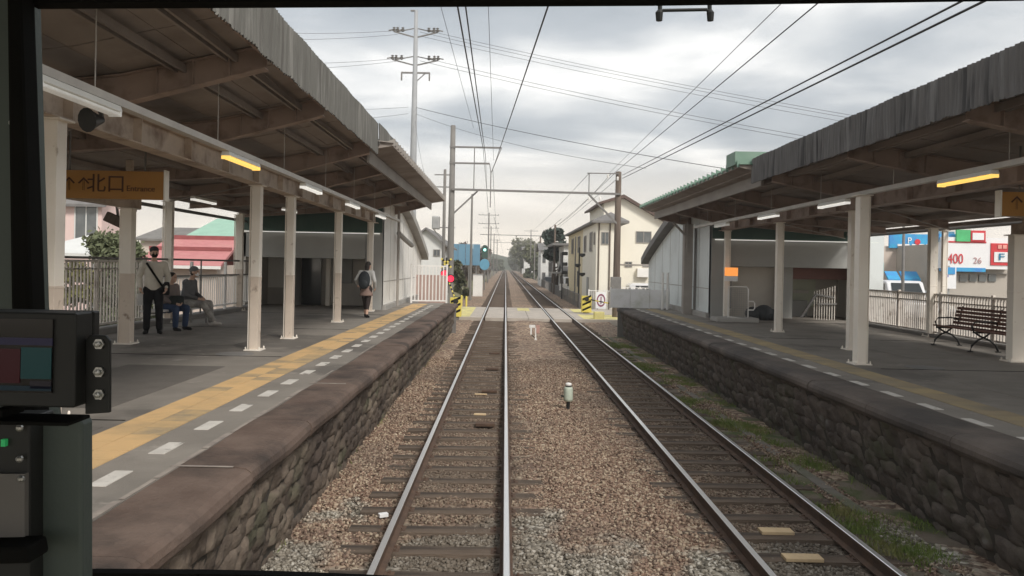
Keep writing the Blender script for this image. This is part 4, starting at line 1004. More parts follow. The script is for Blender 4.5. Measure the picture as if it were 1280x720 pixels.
gm=mat('grass_blades',(.13,.20,.04),(.20,.24,.07),5,.8,c3=(.28,.25,.11),s3=3,t3=.58)
def cl(X,Y):
    v=np.sin(X*5+Y*.9)+np.sin(Y*2.3+1)+.8*np.sin(Y*5.1+X*3)+RNG.normal(0,.55,len(X)); return v>.75
grass('grass',85000,lambda n:4.15+RNG.normal(0,.24,n).clip(-.55,.5),lambda n:5.5+24*RNG.uniform(0,1,n)**1.5,.03,.10,gm,clump=cl)
grass('grass',9000,lambda n:-2.2+RNG.normal(0,.08,n),lambda n:7+22*RNG.uniform(0,1,n),.03,.10,gm,clump=cl)
# soil with moss at the foot of the right wall
mb=MB(); vs,fs=ngrid(lambda a,b:(3.72+1.1*a,3+28.5*b,-.172+.035*a+.012*math.sin(b*190+a*7)+.01*math.sin(b*77)),8,160); mb.add(vs,fs); o=mb.build('mossy_soil',mat('mossy_soil',(.15,.12,.09),(.20,.165,.13),2,.95,bump=.9,bscale=28,c3=(.085,.105,.04),s3=1.4,t3=.52,w3=.07),smooth=True); tag(o,kind='structure')

# ================================================================ POLES AND WIRES
def wpole(name,base,h,r0,r1,label,m,cat='pole',group=None):
    t=empty(name,base,label=label,cat=cat,group=group)
    MB().lathe([(r0,-.3),(r0,0),(r0+(r1-r0)*.5,h*.5),(r1,h),(r1*.4,h+.03)],n=14).build('shaft',m,t,smooth=True)
    return t
YM=42.0
# left catenary mast (tall) with its brackets and the cross beam to the right mast
q=at(563,330,YM); xl=q.x; zt=at(563,157,YM).z
tL=wpole('catenary_mast',(xl,YM,Zg),zt-Zg,.19,.13,'tall grey catenary mast left of the tracks behind the end of the canopy',M['concd'],'mast')
zA,zB,zC=at(563,184,YM).z,at(563,204,YM).z,at(563,237,YM).z
mb=MB(); x2=at(627,187,YM).x; x3=at(612,206,YM).x
mb.bar((xl-.15,YM-.12,zA),(x2,YM-.12,zA-.0),.07,.09); mb.bar((xl-.15,YM-.12,zB),(x3,YM-.12,zB),.07,.09)
x4=at(593,200,YM).x; mb.bar((x4,YM-.12,zA),(x4,YM-.12,zC),.05,.05)
mb.bar((x3,YM-.12,zB),(x3+.08,YM-.12,zB-.5),.04,.04); mb.bar((x3+.08,YM-.12,zB-.5),(x3+.08,YM-.12,zC-.9),.05,.05); mb.bar((x3+.08,YM-.12,zB-.5),(x2,YM-.12,zA),.04,.04)
mb.build('bracket_frame',M['galvd'],tL,world=True)
mb=MB(); mb.bar((xl,YM,zC-1.35),(at(597,240,YM).x,YM,zC-.05),.08,.08); mb.bar((xl-1.0,YM,zC-2.0),(xl+.2,YM,zC-2.0),.05,.05); mb.bar((xl-1.0,YM,zC-2.0),(xl-.1,YM,zC-3.1),.05,.05); mb.build('brace',M['galvd'],tL,world=True)
MB().box(xl-1.0,xl-.6,YM-.2,YM+.2,zC-2.1,zC-1.4).build('transformer_can',M['galv'],tL,world=True,bevel=.06)
qr=at(771,330,YM); xr=qr.x; zr_=at(773,215,YM).z
tR=wpole('catenary_mast',(xr,YM,Zg),zr_-Zg,.20,.15,'dark wooden catenary mast right of the tracks before the cream house',M['pole'],'mast')
mb=MB(); mb.bar((xl,YM-.2,zC),(xr+.1,YM-.2,at(772,243,YM).z),.09,.11); mb.build('cross_beam',M['galvd'],tR,world=True)
mb=MB(); a=at(735,243,YM); mb.bar((a.x,YM-.2,a.z),(xr,YM-.1,at(770,281,YM).z),.09,.09); b=at(736,217,YM); mb.bar((b.x,YM-.2,a.z),(b.x,YM-.2,b.z),.05,.05); mb.bar((b.x-.1,YM-.2,b.z),(xr,YM-.2,b.z),.05,.05); mb.build('brace',M['galvd'],tR,world=True)
for px,py in ((736,247),(750,247),(772,222),(760,219)): q=at(px,py,YM-.3); MB().lathe([(.03,-.15),(.07,-.13),(.04,-.1),(.07,-.07),(.04,-.04),(.07,0),(.03,.05)],(q.x,q.y,q.z),10).build('insulator',M['fwhite'],tR,world=True,smooth=True)
MB().box(xr-.35,xr+.2,YM-.35,YM-.2,Zg+1.0,Zg+2.3).build('junction_box',M['galvd'],tR,world=True,bevel=.02)
# second thin pole beside the left mast
q=at(554,330,46); t=wpole('utility_pole',(q.x,46,Zg),at(554,212,46).z-Zg,.11,.08,'thin pole close behind the tall left catenary mast',M['concd'])
mb=MB(); 
for z in (.3,1.0): mb.bar((q.x-.6,46,at(554,212,46).z-z),(q.x+.5,46,at(554,212,46).z-z),.06,.06)
mb.build('crossarm',M['galvd'],t,world=True)
# receding masts and poles
def arm_pole(px,pyt,Y,arms,w,label,r=.13,m=None):
    q=at(px,330,Y); zt=at(px,pyt,Y).z; t=wpole('utility_pole',(q.x,Y,Zg),zt-Zg,r,r*.75,label,m or M['concd'],group='poles along the line beyond the crossing')
    if arms:
        mb=MB()
        for k in range(arms): z=zt-.35-k*w*.42; mb.bar((q.x-w/2,Y,z),(q.x+w/2,Y,z),.08,.08); 
        for k in range(arms):
            z=zt-.35-k*w*.42
            for u in (-.48,-.3,.3,.48): mb.bar((q.x+u*w,Y,z),(q.x+u*w,Y,z+.16),.07,.07)
        mb.build('crossarm',M['galvd'],t,world=True)
    return t
arm_pole(588.5,243,62,0,1,'thin dark pole standing left of the blue hoarding edge',.10)
arm_pole(610,266,125,2,3.2,'double crossarm pole just left of the far track, nearest of its row',.13)
arm_pole(613,283,165,2,3.2,'second double crossarm pole behind the first left of the far track',.13)
arm_pole(617,292,215,2,3.2,'small far crossarm pole left of the track vanishing point',.14)
arm_pole(621,300,290,1,3.4,'tiny farthest crossarm pole near the track vanishing point',.16)
arm_pole(675,295,116,0,1,'dark pole right of the right track, level with the car roofs',.14,M['pole'])
arm_pole(693,281,80,0,1,'dark wooden pole nearest on the right side beyond the crossing',.12,M['pole'])
arm_pole(663,287,190,1,3.2,'crossarm pole before the pale green trees on the right',.13)
arm_pole(668,303,165,1,2.6,'small far crossarm pole before the right hand houses',.14)
arm_pole(647,300,360,0,1,'tiny far pole right of the vanishing point',.14)
arm_pole(719,296,58,0,1,'slim downpipe like pole at the corner of the ochre wall',.06)
# far cross spans
for (pxa,pya,pxb,pyb,Y,lb) in ((600,293,676,295,116,'thin cross span over the tracks to the dark pole beyond the crossing'),(616,303,664,304,190,'thin farther cross span over the tracks')):
    a=at(pxa,pya,Y); b=at(pxb,pyb,Y); o=MB().bar(a,b,.09,.09).build('cross_span',M['galvd']); tag(o,lb,'cross span')
# steel transmission tower pole
q=at(514,330,72); zt=at(514,13,72).z
t=wpole('power_pole',(q.x,72,Zg),zt-Zg,.42,.16,'tall steel power pole with insulator arms rising behind the left canopy',mat('power_pole_grey',(.34,.35,.36),(.30,.31,.32),1,.6),'power pole')
for (py,w,d) in ((42,3.9,.7),(77,4.1,.8)):
    mb=MB(); z=at(514,py,72).z
    for s in (-1,1):
        mb.bar((q.x,72,z-.35),(q.x+s*w*.5,72,z+.15),.11,.11); mb.bar((q.x,72,z+.5),(q.x+s*w*.42,72,z+.15),.08,.08)
        for k in (.3,.42,.5):
            mb.lathe([(.07,0),(.16,.07),(.07,.14),(.16,.21),(.07,.28),(.15,.35),(.06,.42)],(q.x+s*w*k,72,z+.15),8)
            mb.bar((q.x+s*w*k,72,z+.35),(q.x+s*(w*k+.5),72,z+.25),.09,.09)
    mb.build('insulator_arm',M['galvd'],t,world=True)
mb=MB(); z=at(514,91,72).z; mb.bar((q.x-1.25,72,z),(q.x+1.35,72,z),.14,.14)
for s in (-1.2,1.3): mb.bar((q.x+s,72,z),(q.x+s,72,z-.7),.13,.13)
mb.bar((q.x,72,z-.9),(q.x+.9,72,z-.05),.08,.08); mb.build('lower_crossarm',M['galvd'],t,world=True)
mb=MB(); mb.box(q.x-.5,q.x+.1,71.9,72.1,zt-.08,zt+.02); mb.build('top_bracket',M['galvd'],t,world=True)

def wire(label,a,b,r=.012,sag=0,m=None,group='overhead wires',ext=0,n=14):
    a=Vector(a); b=Vector(b); d=b-a
    if ext: a=a-d*ext
    if 'wire running right from the power pole' in label: b=b+d*.35
    pts=[a+(b-a)*(i/n)+Vector((0,0,-sag*4*(i/n)*(1-i/n))) for i in range(n+1)]
    o=MB().tube(pts,r,6,cap=True).build('overhead_wire',m or M['wire'],smooth=True); tag(o,label,'wire',group=group); return o
# left track wires: near end beyond the top of the picture
wire('dark wire slanting from the top of the picture down to the left mast bracket',at(686,5,11),at(616,212,YM-.1),.013,ext=.25)
wire('left one of the close pair of wires running down to the left mast brackets',at(572,8,14),at(604,186,YM-.1),.016,ext=.3)
wire('right one of the close pair of wires running down to the left mast brackets',at(582,8,14),at(607,196,YM-.1),.014,ext=.3)
wire('thin faint wire right of the close pair above the left track',at(610.5,8,22),at(617,200,YM),.008,ext=.3,m=M['wirel'])
wire('thin faint wire left of the close pair above the left track',at(551,8,22),at(592,160,YM),.008,ext=.3,m=M['wirel'])
# right track wires
wire('thick upper wire of the near pair crossing the right half of the sky',at(1205,0,8),at(778,219,YM),.012,ext=.25)
wire('thick lower wire of the near pair crossing the right half of the sky',at(1233,0,8),at(778,223,YM),.014,ext=.25)
wire('inner wire rising from the right mast to the top of the picture',at(1027,0,11),at(768,216,YM),.010,ext=.25)
wire('thin outermost left wire rising from the right mast to the top of the picture',at(981,0,12),at(762,216,YM),.007,ext=.25,m=M['wirel'])
# continuing beyond the masts
for i,(a,b) in enumerate(((at(616,212,YM),at(621,300,290)),(at(604,186,YM),at(613,285,165)),(at(607,196,YM),at(610,270,125)),(at(772,223,YM),at(668,305,165)),(at(764,217,YM),at(693,284,80)),(at(769,216,YM),at(675,297,116)),(at(736,217,YM),at(663,290,190)))):
    wire(['wire running on from the left mast over the far left track','higher wire running on from the left bracket into the distance','lower wire running on from the left bracket into the distance','lowest far wire beyond the right mast over the right track','middle far wire beyond the right mast','upper far wire beyond the right mast','steep far wire from the right mast bracket tip'][i],a,b,.012,sag=.3)
cw=[(TC[0]-.15,-3,5.05),(TC[0]-.2,YM,5.0)]
wire('contact wire above the left track beyond the crossing',(TC[0]-.15,YM,5.1),(TC[0],160,5.0),.010,m=M['wirel'])
wire('contact wire above the right track beyond the crossing',(TC[1],YM,5.1),(TC[1],160,5.0),.010,m=M['wirel'])
# wires from the power pole
g='wires strung from the tall power pole'
Yp=72
for i,(x0,y0,x1,y1,Yb,r) in enumerate(((525,36,1062,137,58,.016),(525,40,1062,141,60,.016),(525,45,1062,147,62,.016),(525,71,1003,163,58,.018),(525,76,1003,168,60,.018),(519,134,905,203,50,.022),(519,142,700,185,50,.012))):
    wire(['uppermost','second','third','fourth','fifth','sixth and thickest','lowest and faintest'][i]+' wire running right from the power pole counted from its top',at(x0,y0,Yp),at(x1,y1,Yb),r,sag=.5,group=g,m=M['wirel'] if i<5 else M['wire'])
for i,(x0,y0,x1,y1) in enumerate(((370,38,500,38),(370,46,497,43),(372,83,500,76),(372,76,498,73),(400,133,510,134),(410,147,510,142))):
    wire(['topmost','second','fourth','third','fifth','lowest'][i]+' wire running left from the power pole over the left canopy',at(x0,y0,66),at(x1,y1,Yp),.016,sag=.25,group=g,ext=.6,m=M['wirel'])
wire('slack stay wire right of the power pole',at(519,150,Yp),at(530,215,60),.012,sag=.4,group=g,m=M['wirel'])
# ================================================================ VEGETATION
def tree(loc,h,cr,label,seed,leaf=(.06,.085,.035),leaf2=(.11,.13,.06),n=4200,name='tree',cz=.62,lobes=9,ls=.14,trunk=True,squash=.8,cat='tree',group=None):
    rng=np.random.default_rng(seed); t=empty(name,loc,label=label,cat=cat,group=group)
    m=mat('leaf_%d'%seed,leaf,leaf2,1.2,.8)
    if trunk:
        mb=MB(); r=h*.025+.03; mb.tube([(0,0,-.2),(.03*h*.2,0,h*.3),(0,.02*h,h*.6),(.02*h,0,h*.9)],[r*1.3,r,r*.7,r*.25],10)
        for k in range(7):
            a=rng.uniform(0,6.28); z=h*rng.uniform(.3,.7); L_=cr*rng.uniform(.5,.9)
            mb.tube([(0,0,z),(math.cos(a)*L_*.5,math.sin(a)*L_*.5,z+L_*.25),(math.cos(a)*L_,math.sin(a)*L_,z+L_*.6)],[r*.5,r*.3,r*.1],6)
        mb.build('trunk',M['bark'],t)
    C=[];Rr=[]
    for k in range(lobes):
        a=rng.uniform(0,6.28); d=cr*rng.uniform(.2,.72); z=h*cz+ (h*(1-cz))*rng.uniform(-.75,.72)
        C.append((math.cos(a)*d,math.sin(a)*d,z)); Rr.append(cr*rng.uniform(.28,.52))
    C=np.array(C); Rr=np.array(Rr); idx=rng.integers(0,lobes,n)
    dirs=rng.normal(0,1,(n,3)); dirs/=np.linalg.norm(dirs,axis=1,keepdims=True)
    rad=Rr[idx]*(rng.uniform(0,1,n)**.45)*(1+.15*rng.normal(0,1,n)); P=C[idx]+dirs*rad[:,None]*np.array([1,1,squash])
    u=rng.normal(0,1,(n,3)); u/=np.linalg.norm(u,axis=1,keepdims=True); w=np.cross(u,rng.normal(0,1,(n,3))); w/=np.linalg.norm(w,axis=1,keepdims=True)
    s=ls*rng.uniform(.6,1.3,n)[:,None]
    V=np.stack([P-u*s,P+w*s*.55,P+u*s,P-w*s*.55],1).reshape(-1,3)
    me=bpy.data.meshes.new('crown'); F=np.arange(n*4).astype(np.int32)
    me.vertices.add(n*4); me.vertices.foreach_set('co',V.astype(np.float32).ravel()); me.loops.add(n*4); me.loops.foreach_set('vertex_index',F); me.polygons.add(n); me.polygons.foreach_set('loop_start',np.arange(n,dtype=np.int32)*4); me.update(calc_edges=True)
    me.materials.append(m); o=bpy.data.objects.new('crown' if trunk else 'foliage',me); COL.objects.link(o); o.parent=t; return t
def tree_px(px,pyt,Y,wpx,label,seed,**k):
    q=at(px,330,Y); h=at(px,pyt,Y).z-Zg; return tree((q.x,Y,Zg),h,wpx*Y/1000,label,seed,**k)
# ---- left behind the platform
tree_px(150,284,27.5,44,'round olive green clipped tree beside the pink house behind the left fence',101,leaf=(.10,.12,.06),leaf2=(.16,.175,.10),n=16000,cz=.5,lobes=22,ls=.09,squash=1.0)
tree_px(100,318,26,30,'low olive bush below the white awning behind the left fence',102,leaf=(.13,.13,.03),leaf2=(.20,.19,.06),n=3500,cz=.5,trunk=False,name='bush',cat='bush',ls=.1)
tree_px(522,285,60,13,'dark tree showing beside the curved roof of the left station building',103,n=3000,leaf=(.05,.07,.045),leaf2=(.08,.1,.06))
# right far trees
tree_px(652,296,300,20,'rounded olive green tree far away right of the tracks',104,leaf=(.10,.11,.05),leaf2=(.15,.155,.08),n=2600,ls=.45)
tree_px(668,300,200,16,'second rounded olive tree behind the far right houses',105,leaf=(.10,.11,.05),leaf2=(.15,.155,.08),n=2400,ls=.45)
tree_px(692,283,85,17,'dark spreading pine before the far white houses on the right',106,leaf=(.035,.055,.045),leaf2=(.06,.085,.07),n=3600,ls=.28,cz=.72)
tree_px(643,304,480,14,'dim far tree just right of the vanishing point',107,leaf=(.08,.09,.06),leaf2=(.12,.13,.09),n=1400,ls=.6)
tree_px(575,322,72,15,'dark shrub mound left of the tracks below the blue hoarding',108,leaf=(.06,.07,.03),leaf2=(.12,.12,.07),n=3000,cz=.4,trunk=False,name='bush',cat='bush',ls=.2)
tree_px(572,300,110,20,'bare looking brown tree behind the blue hoarding',109,leaf=(.13,.10,.085),leaf2=(.19,.15,.13),n=1500,ls=.25)
tree_px(600,303,140,14,'second bare looking brown tree left of the crossarm poles',110,leaf=(.13,.10,.085),leaf2=(.19,.15,.13),n=1100,ls=.3)
# hedge/grass bank left of the line
mb=MB(); vs,fs=ngrid(lambda a,b:(-3.6-3.5*a,52+110*b,-.35+1.5*a*(1-.3*b)+.15*math.sin(b*40+a*5)),8,60); mb.add(vs,fs); o=mb.build('grassy_bank',mat('bank_grass',(.19,.17,.10),(.26,.23,.15),1.5,.95,bump=.6,bscale=5,c3=(.12,.13,.06),s3=.6,t3=.5)); tag(o,kind='structure')
# far wooded rise
mb=MB(); vs,fs=ngrid(lambda a,b:(-420+900*a,520+260*b,-6+ (math.sin(b*PI)*(13+5*math.sin(a*19)+3*math.sin(a*47)))),90,6); mb.add(vs,fs); o=mb.build('hills',mat('far_hill',(.06,.075,.05),(.085,.10,.065),.05,.95,bump=1,bscale=.4)); tag(o,kind='structure')

# ================================================================ BUILDINGS
def window_at(t,x,y,z,w,h,ax='y',out=-1,frame='frame',mull=True):
    """window on a wall facing -Y (ax='y') or -X (ax='x')"""
    mb=MB(); f=.05
    def bx(a,b,c,d,e,g): 
        if ax=='y': mb.box(a,b,y+out*d,y+out*c,e,g)
        else: mb.box(x+out*d,x+out*c,a,b,e,g)
    o=x if ax=='y' else y
    bx(o-w/2,o+w/2,.003,.06,z-h/2,z-h/2+f); bx(o-w/2,o+w/2,.003,.06,z+h/2-f,z+h/2); bx(o-w/2,o-w/2+f,.003,.06,z-h/2+f,z+h/2-f); bx(o+w/2-f,o+w/2,.003,.06,z-h/2+f,z+h/2-f)
    if mull: bx(o-f/2,o+f/2,.003,.045,z-h/2+f,z+h/2-f)
    wo=mb.build('window',M[frame],t,world=True)
    mb=MB()
    if ax=='y': mb.box(o-w/2+f,o+w/2-f,y+out*.02,y+out*.004,z-h/2+f,z+h/2-f)
    else: mb.box(x+out*.02,x+out*.004,o-w/2+f,o+w/2-f,z-h/2+f,z+h/2-f)
    p=mb.build('pane',M['win'],wo); p.data.transform(Matrix.Translation(-ORG[t])); return wo
def gable_house(name,x0,x1,y0,y1,ze,zr,label,wall,roof,wins=(),ridge='x',over=.35,cat='house',group=None,z0=None):
    z0=Zg if z0 is None else z0
    t=empty(name,((x0+x1)/2,y0,z0),label=label,cat=cat,group=group); xm=(x0+x1)/2; ym=(y0+y1)/2
    mb=MB()
    if ridge=='y': mb.prism([(x0,z0),(x1,z0),(x1,ze),(xm,zr),(x0,ze)],'y',y0,y1)
    else: mb.prism([(y0,z0),(y1,z0),(y1,ze),(ym,zr),(y0,ze)],'x',x0,x1)
    mb.build('wall',M[wall],t,world=True)
    mb=MB(); th=.14
    a0,a1,am=(x0,x1,xm) if ridge=='y' else (y0,y1,ym)
    sl=(zr-ze)/(am-a0)
    for s,e in ((-1,a0-over),(1,a1+over)):
        ze2=ze-sl*over
        P=[(am,zr+.01),(e,ze2+.01),(e,ze2+th),(am,zr+th+.02)]
        if ridge=='y': mb.prism(P,'y',y0-over,y1+over)
        else: mb.prism(P,'x',x0-over,x1+over)
    mb.build('roof',M[roof],t,world=True)
    for w in wins: window_at(t,*w)
    return t
# cream gabled house: asymmetric gable facing the crossing
Yh=54.0
h=empty('cream_house',(at(780,330,Yh).x,Yh,Zg),label='big cream gabled house with dark roof edge behind the right mast',cat='house')
G=[at(755,254,Yh),at(779,248,Yh),at(846,287,Yh)]
gx0,gx1=G[0].x,G[2].x
mb=MB(); mb.prism([(gx0,Zg),(gx1,Zg),(gx1,G[2].z),(G[1].x,G[1].z),(gx0,G[0].z)],'y',Yh,Yh+9); mb.build('wall',M['creamw'],h,world=True)
mb=MB()
P=[(G[1].x,G[1].z),(G[2].x+.45,G[2].z-.28)]; mb.prism([(P[0][0],P[0][1]+.01),(P[1][0],P[1][1]+.01),(P[1][0],P[1][1]+.2),(P[0][0],P[0][1]+.24)],'y',Yh-.4,Yh+9.4)
P=[(G[1].x,G[1].z),(G[0].x-.4,G[0].z-.12)]; mb.prism([(P[0][0],P[0][1]+.01),(P[1][0],P[1][1]+.01),(P[1][0],P[1][1]+.16),(P[0][0],P[0][1]+.24)],'y',Yh-.4,Yh+9.4)
mb.build('roof',mat('brown_roof',(.13,.085,.07),(.10,.07,.06),3,.6),h,world=True)
for (xa,ya,xb,yb) in ((795,289,814,304),(781,327,790,334),(803,327,813,334)):
    a=at(xa,ya,Yh); b=at(xb,yb,Yh); window_at(h,(a.x+b.x)/2,Yh,(a.z+b.z)/2,b.x-a.x,a.z-b.z)
for px,py in ((803,341),(824,342)):
    q=at(px,py,Yh); o=MB().box(q.x-.4,q.x+.4,Yh-.35,Yh-.02,q.z-.3,q.z+.3).build('air_conditioner',M['fwhite'],h,world=True,bevel=.02)
MB().box(gx0+.05,gx1-.05,Yh-.03,Yh-.003,Zg+2.95,Zg+3.05).build('string_course',M['rim'],h,world=True)
mb=MB(); a=at(820,325,Yh); mb.tube([(a.x,Yh-.06,a.z),(a.x,Yh-.06,Zg+1)],.05); mb.build('downpipe',M['pole'],h,world=True)
# its lower wing along the line
w=empty('house_wing',(5.9,51,Zg),label='long two storey cream and ochre wing with grey hipped roof along the right side',cat='house')
xw=at(745,330,51.0).x; xe=xw+1.45; y1w=74; ze=at(745,276,51).z
MB().box(xw,xe,51,60,Zg,ze).build('wall',M['creamw'],w,world=True)
MB().box(xw+.02,xe,60,y1w,Zg,ze).build('ochre_wall',M['ochre'],w,world=True)
zrg=ze+.62
mb=MB(); o=.35
mb.add([(xw-o,50.5,ze),(xe+.55,50.5,ze),(xe+.55,y1w+o,ze),(xw-o,y1w+o,ze),(xw+.95,51.6,zrg),(xw+.95,y1w-2,zrg),(xw-o,50.5,ze-.14),(xe+.55,50.5,ze-.14),(xe+.55,y1w+o,ze-.14),(xw-o,y1w+o,ze-.14)],[(0,1,4),(1,2,5,4),(2,3,5),(3,0,4,5),(6,9,8,7),(0,6,7,1),(1,7,8,2),(2,8,9,3),(3,9,6,0)])
mb.build('roof',M['greyroof'],w,world=True)
for y,z,ww,hh in ((54,ze-1.25,1.5,1.3),(52.0,ze-1.1,.6,.8),(58,ze-1.3,1.4,1.2),(63,ze-1.2,1.6,1.3),(69,ze-1.2,1.6,1.3),(63,ze-3.9,1.6,1.3)): window_at(w,xw,y,z,ww,hh,ax='x')
MB().box(xw-.05,xw-.0,55.2,56.3,Zg,Zg+2.1).build('door',M['sgrey'],w,world=True)
a=at(756,293,51); window_at(w,xw+.55,51,ze-1.1,.5,.8)
mb=MB(); 
for px in (748,762): x=xw+.15+(px-748)*.05; mb.tube([(x,50.94,Zg),(x,50.94,ze-.1)],.045)
mb.build('downpipe',M['pole'],w,world=True)
t=empty('balcony_house',(5,78,Zg),label='pale house with railed balcony beyond the ochre wing on the right',cat='house')
MB().box(xw-.2,xw+6,77,86,Zg,4.6).build('wall',M['whitew'],t,world=True); MB().box(xw-1.3,xw+6,76.6,86.4,4.62,4.85).build('roof',M['greyroof'],t,world=True)
mb=MB(); mb.box(xw-1.2,xw-.21,77,85,1.9,2.05); mb.build('balcony_floor',M['conc'],t,world=True)
mb=MB(); mb.bar((xw-1.2,77,3.0),(xw-1.2,85,3.0),.06,.06)
for k in range(30): mb.bar((xw-1.2,77+k*.27,2.05),(xw-1.2,77+k*.27,3.0),.03,.03)
mb.build('balcony_rail',M['galvd'],t,world=True)
window_at(t,xw-.2,80,3.2,1.6,1.6,ax='x'); window_at(t,xw-.2,80,1.0,1.6,1.4,ax='x')
# far right houses
for i,(px0,px1,pyt,Y,wall,lb) in enumerate(((653,677,309,270,'whitew','far white house with two dark windows under the olive trees'),(676,700,305,110,'whitew','far white two storey house behind the dark pine'),(702,722,312,98,'beigew','small beige house left of the balcony house'),(642,653,318,560,'concd','dim grey far building right of the vanishing point'))):
    a=at(px0,330,Y); b=at(px1,330,Y); z=at(px0,pyt,Y).z
    ww=[]
    for k in range(3):
        x=a.x+(b.x-a.x)*(k+.5)/3
        for zz in (1.2,3.6):
            if zz<z-.6: ww.append((x,Y,zz,(b.x-a.x)/6,1.1))
    gable_house('far_house',a.x,b.x,Y,Y+9,z-.9,z+.1,lb,wall,'greyroof',ww,ridge='x')
for i,(px,pyt,Y,wp,lb,br) in enumerate(((583,312,95,12,'bare brown shrub tree beside the relay cabinet beyond the crossing',1),(594,316,120,12,'low brown leafless tree left of the crossarm poles',1),(603,311,150,10,'far grey brown tree left of the vanishing point',1),(622,320,420,12,'tiny dim tree at the left of the line end',0),(648,317,420,14,'dim green tree just right of the line end',0),(656,311,250,12,'olive tree before the dim grey far building',0),(685,300,112,12,'tall dark shrub tree between the pine and white house',0),(703,306,88,8,'small dark tree before the balcony house',0),(667,318,180,12,'low bush line beside the far white house',0),(700,332,84,8,'brown bush beside the parked white van',1))):
    tree_px(px,pyt,Y,wp,lb,140+i,n=1500,leaf=(.13,.105,.085) if br else (.07,.085,.05),leaf2=(.19,.16,.13) if br else (.12,.13,.08),ls=.25+Y*.0012,cz=.45)
for i,(px0,px1,pyt,Y,wall,lb) in enumerate(((568,580,318,130,'whitew','far pale house left of the brown trees'),(584,600,322,170,'beigew','far beige house behind the green line signal'),(655,666,322,240,'whitew','far low white house before the olive trees'),(681,691,322,120,'beigew','beige shed between the two dark poles on the right'),(708,718,331,75,'concd','dark grey lean-to under the balcony house'))):
    a=at(px0,330,Y); b=at(px1,330,Y); z=at(px0,pyt,Y).z
    gable_house('far_house',a.x,b.x,Y,Y+7,z-.8,z+.1,lb,wall,'greyroof',[((a.x+b.x)/2,Y,min(1.3,z-1.6),(b.x-a.x)*.35,.9)],ridge='x')
# left houses beyond the picket gate
a=at(527,330,58); b=at(554,330,58)
gable_house('small_house',a.x-1,b.x,58,68,at(540,305,58).z,at(540,287,58).z,'small pale house with one window behind the picket gate on the left','whitew','greyroof',[((a.x+b.x)/2+.3,58,at(540,316,58).z,.5,.5)],ridge='y')
t=MB().box(-5.2,-2.7,36.4,36.6,-.3,Zp+1.05).build('brick_wall',mat('red_brown_boards',(.36,.25,.22),(.46,.34,.30),7,.85,stretch=(1,1,.1))); tag(t,'low red brown board wall right behind the white picket gate','wall')
# blue hoarding
a=at(563,330,84); b=at(600,330,84)
t=empty('blue_hoarding',(a.x,84,Zg),label='long plain blue hoarding left of the line beyond the crossing',cat='hoarding')
zb,zt=at(580,329,84).z,at(580,305,84).z
mb=MB()
for k in range(4): x0=a.x+(b.x-a.x)*k/4; mb.box(x0+.02,x0+(b.x-a.x)/4-.02,84,84.06,zb-.2,zt)
mb.build('panel',M['blue'],t,world=True)
for k in range(4): x=a.x+(b.x-a.x)*(k+.5)/4; MB().box(x-.06,x+.06,84.07,84.2,Zg,zt-.1).build('post',M['galvd'],t,world=True)
# line signal with green aspect, its sign and relay cabinet
q=at(606,314,88); t=empty('line_signal',(q.x,88,Zg),label='round headed line signal showing green light left of the far track',cat='signal')
MB().lathe([(.07,0),(.06,q.z-Zg-.3)],n=10).build('post',M['galvd'],t)
mb=MB(); z=q.z-Zg; mb.prism([(-.34*math.cos(k*PI/8)*1.0,z+.35+.34*math.sin(k*PI/8)) for k in range(9)]+[(.34,z-.75),(-.34,z-.75)],'y',-.06,0); mb.build('backboard',M['sgreen'],t)
o=MB().lathe([(.15,0),(.13,.04),(.01,.06)],n=14).build('green_lamp',M['siggreen'],t,smooth=True); o.location=(0,-.06,z+.15); o.rotation_euler=(R(90),0,0)
mb=MB(); vs=[(0,-.07,z-1.35)]+[(.55*math.cos(2*PI*k/16),-.07,z-1.45+.62*math.sin(2*PI*k/16)) for k in range(16)]; mb.add(vs,[(0,k+1,(k+1)%16+1) for k in range(16)]); mb.add([(v[0],v[1]+.03,v[2]) for v in vs],[(0,(k+1)%16+1,k+1) for k in range(16)]); mb.build('blue_plate',mat('pale_blue_plate',(.12,.32,.46),(.15,.36,.50),3,.5),t)
q=at(597,365,70); t=empty('relay_cabinet',(q.x,70,Zg),label='tall white relay cabinet at the foot of the green line signal',cat='cabinet')
MB().box(-.42,.42,-.3,.3,0,1.9).build('cabinet_body',M['fwhite'],t,bevel=.03); MB().box(-.45,.45,-.33,.33,1.9,1.98).build('lid',M['galv'],t); MB().box(-.02,.38,-.315,-.302,.1,1.8).build('door',M['fwhite'],t,bevel=.004)
# ---- left background
a=at(60,330,38); b=at(134,330,38)
t=gable_house('pink_house',a.x-6,b.x-.3,38,40.5,H+2.7,H+3.9,'pink two storey house with framed window behind the left fence','pink','greyroof',[((at(108,280,38).x),38,at(108,280,38).z,1.1,1.9,'y',-1,'whitew')],ridge='x')
t=empty('carport',(at(100,310,29).x,29,Zg),label='flat white roofed carport in front of the pink house',cat='carport')
x0=at(40,310,29).x; x1=at(136,310,29).x; z=at(120,320,29).z
mb=MB(); mb.add([(x0,28.5,z),(x1,28.5,z-.05),(x1-1.2,33,z+.75),(x0,33,z+.75),(x0,28.5,z+.12),(x1,28.5,z+.07),(x1-1.2,33,z+.87),(x0,33,z+.87)],[(0,3,2,1),(4,5,6,7),(0,1,5,4),(1,2,6,5),(2,3,7,6),(3,0,4,7)]); mb.build('roof',M['whitew'],t,world=True)
for x in (x0+.3,x1-.4): MB().box(x-.06,x+.06,28.7,28.82,Zg,z).build('post',M['galv'],t,world=True)
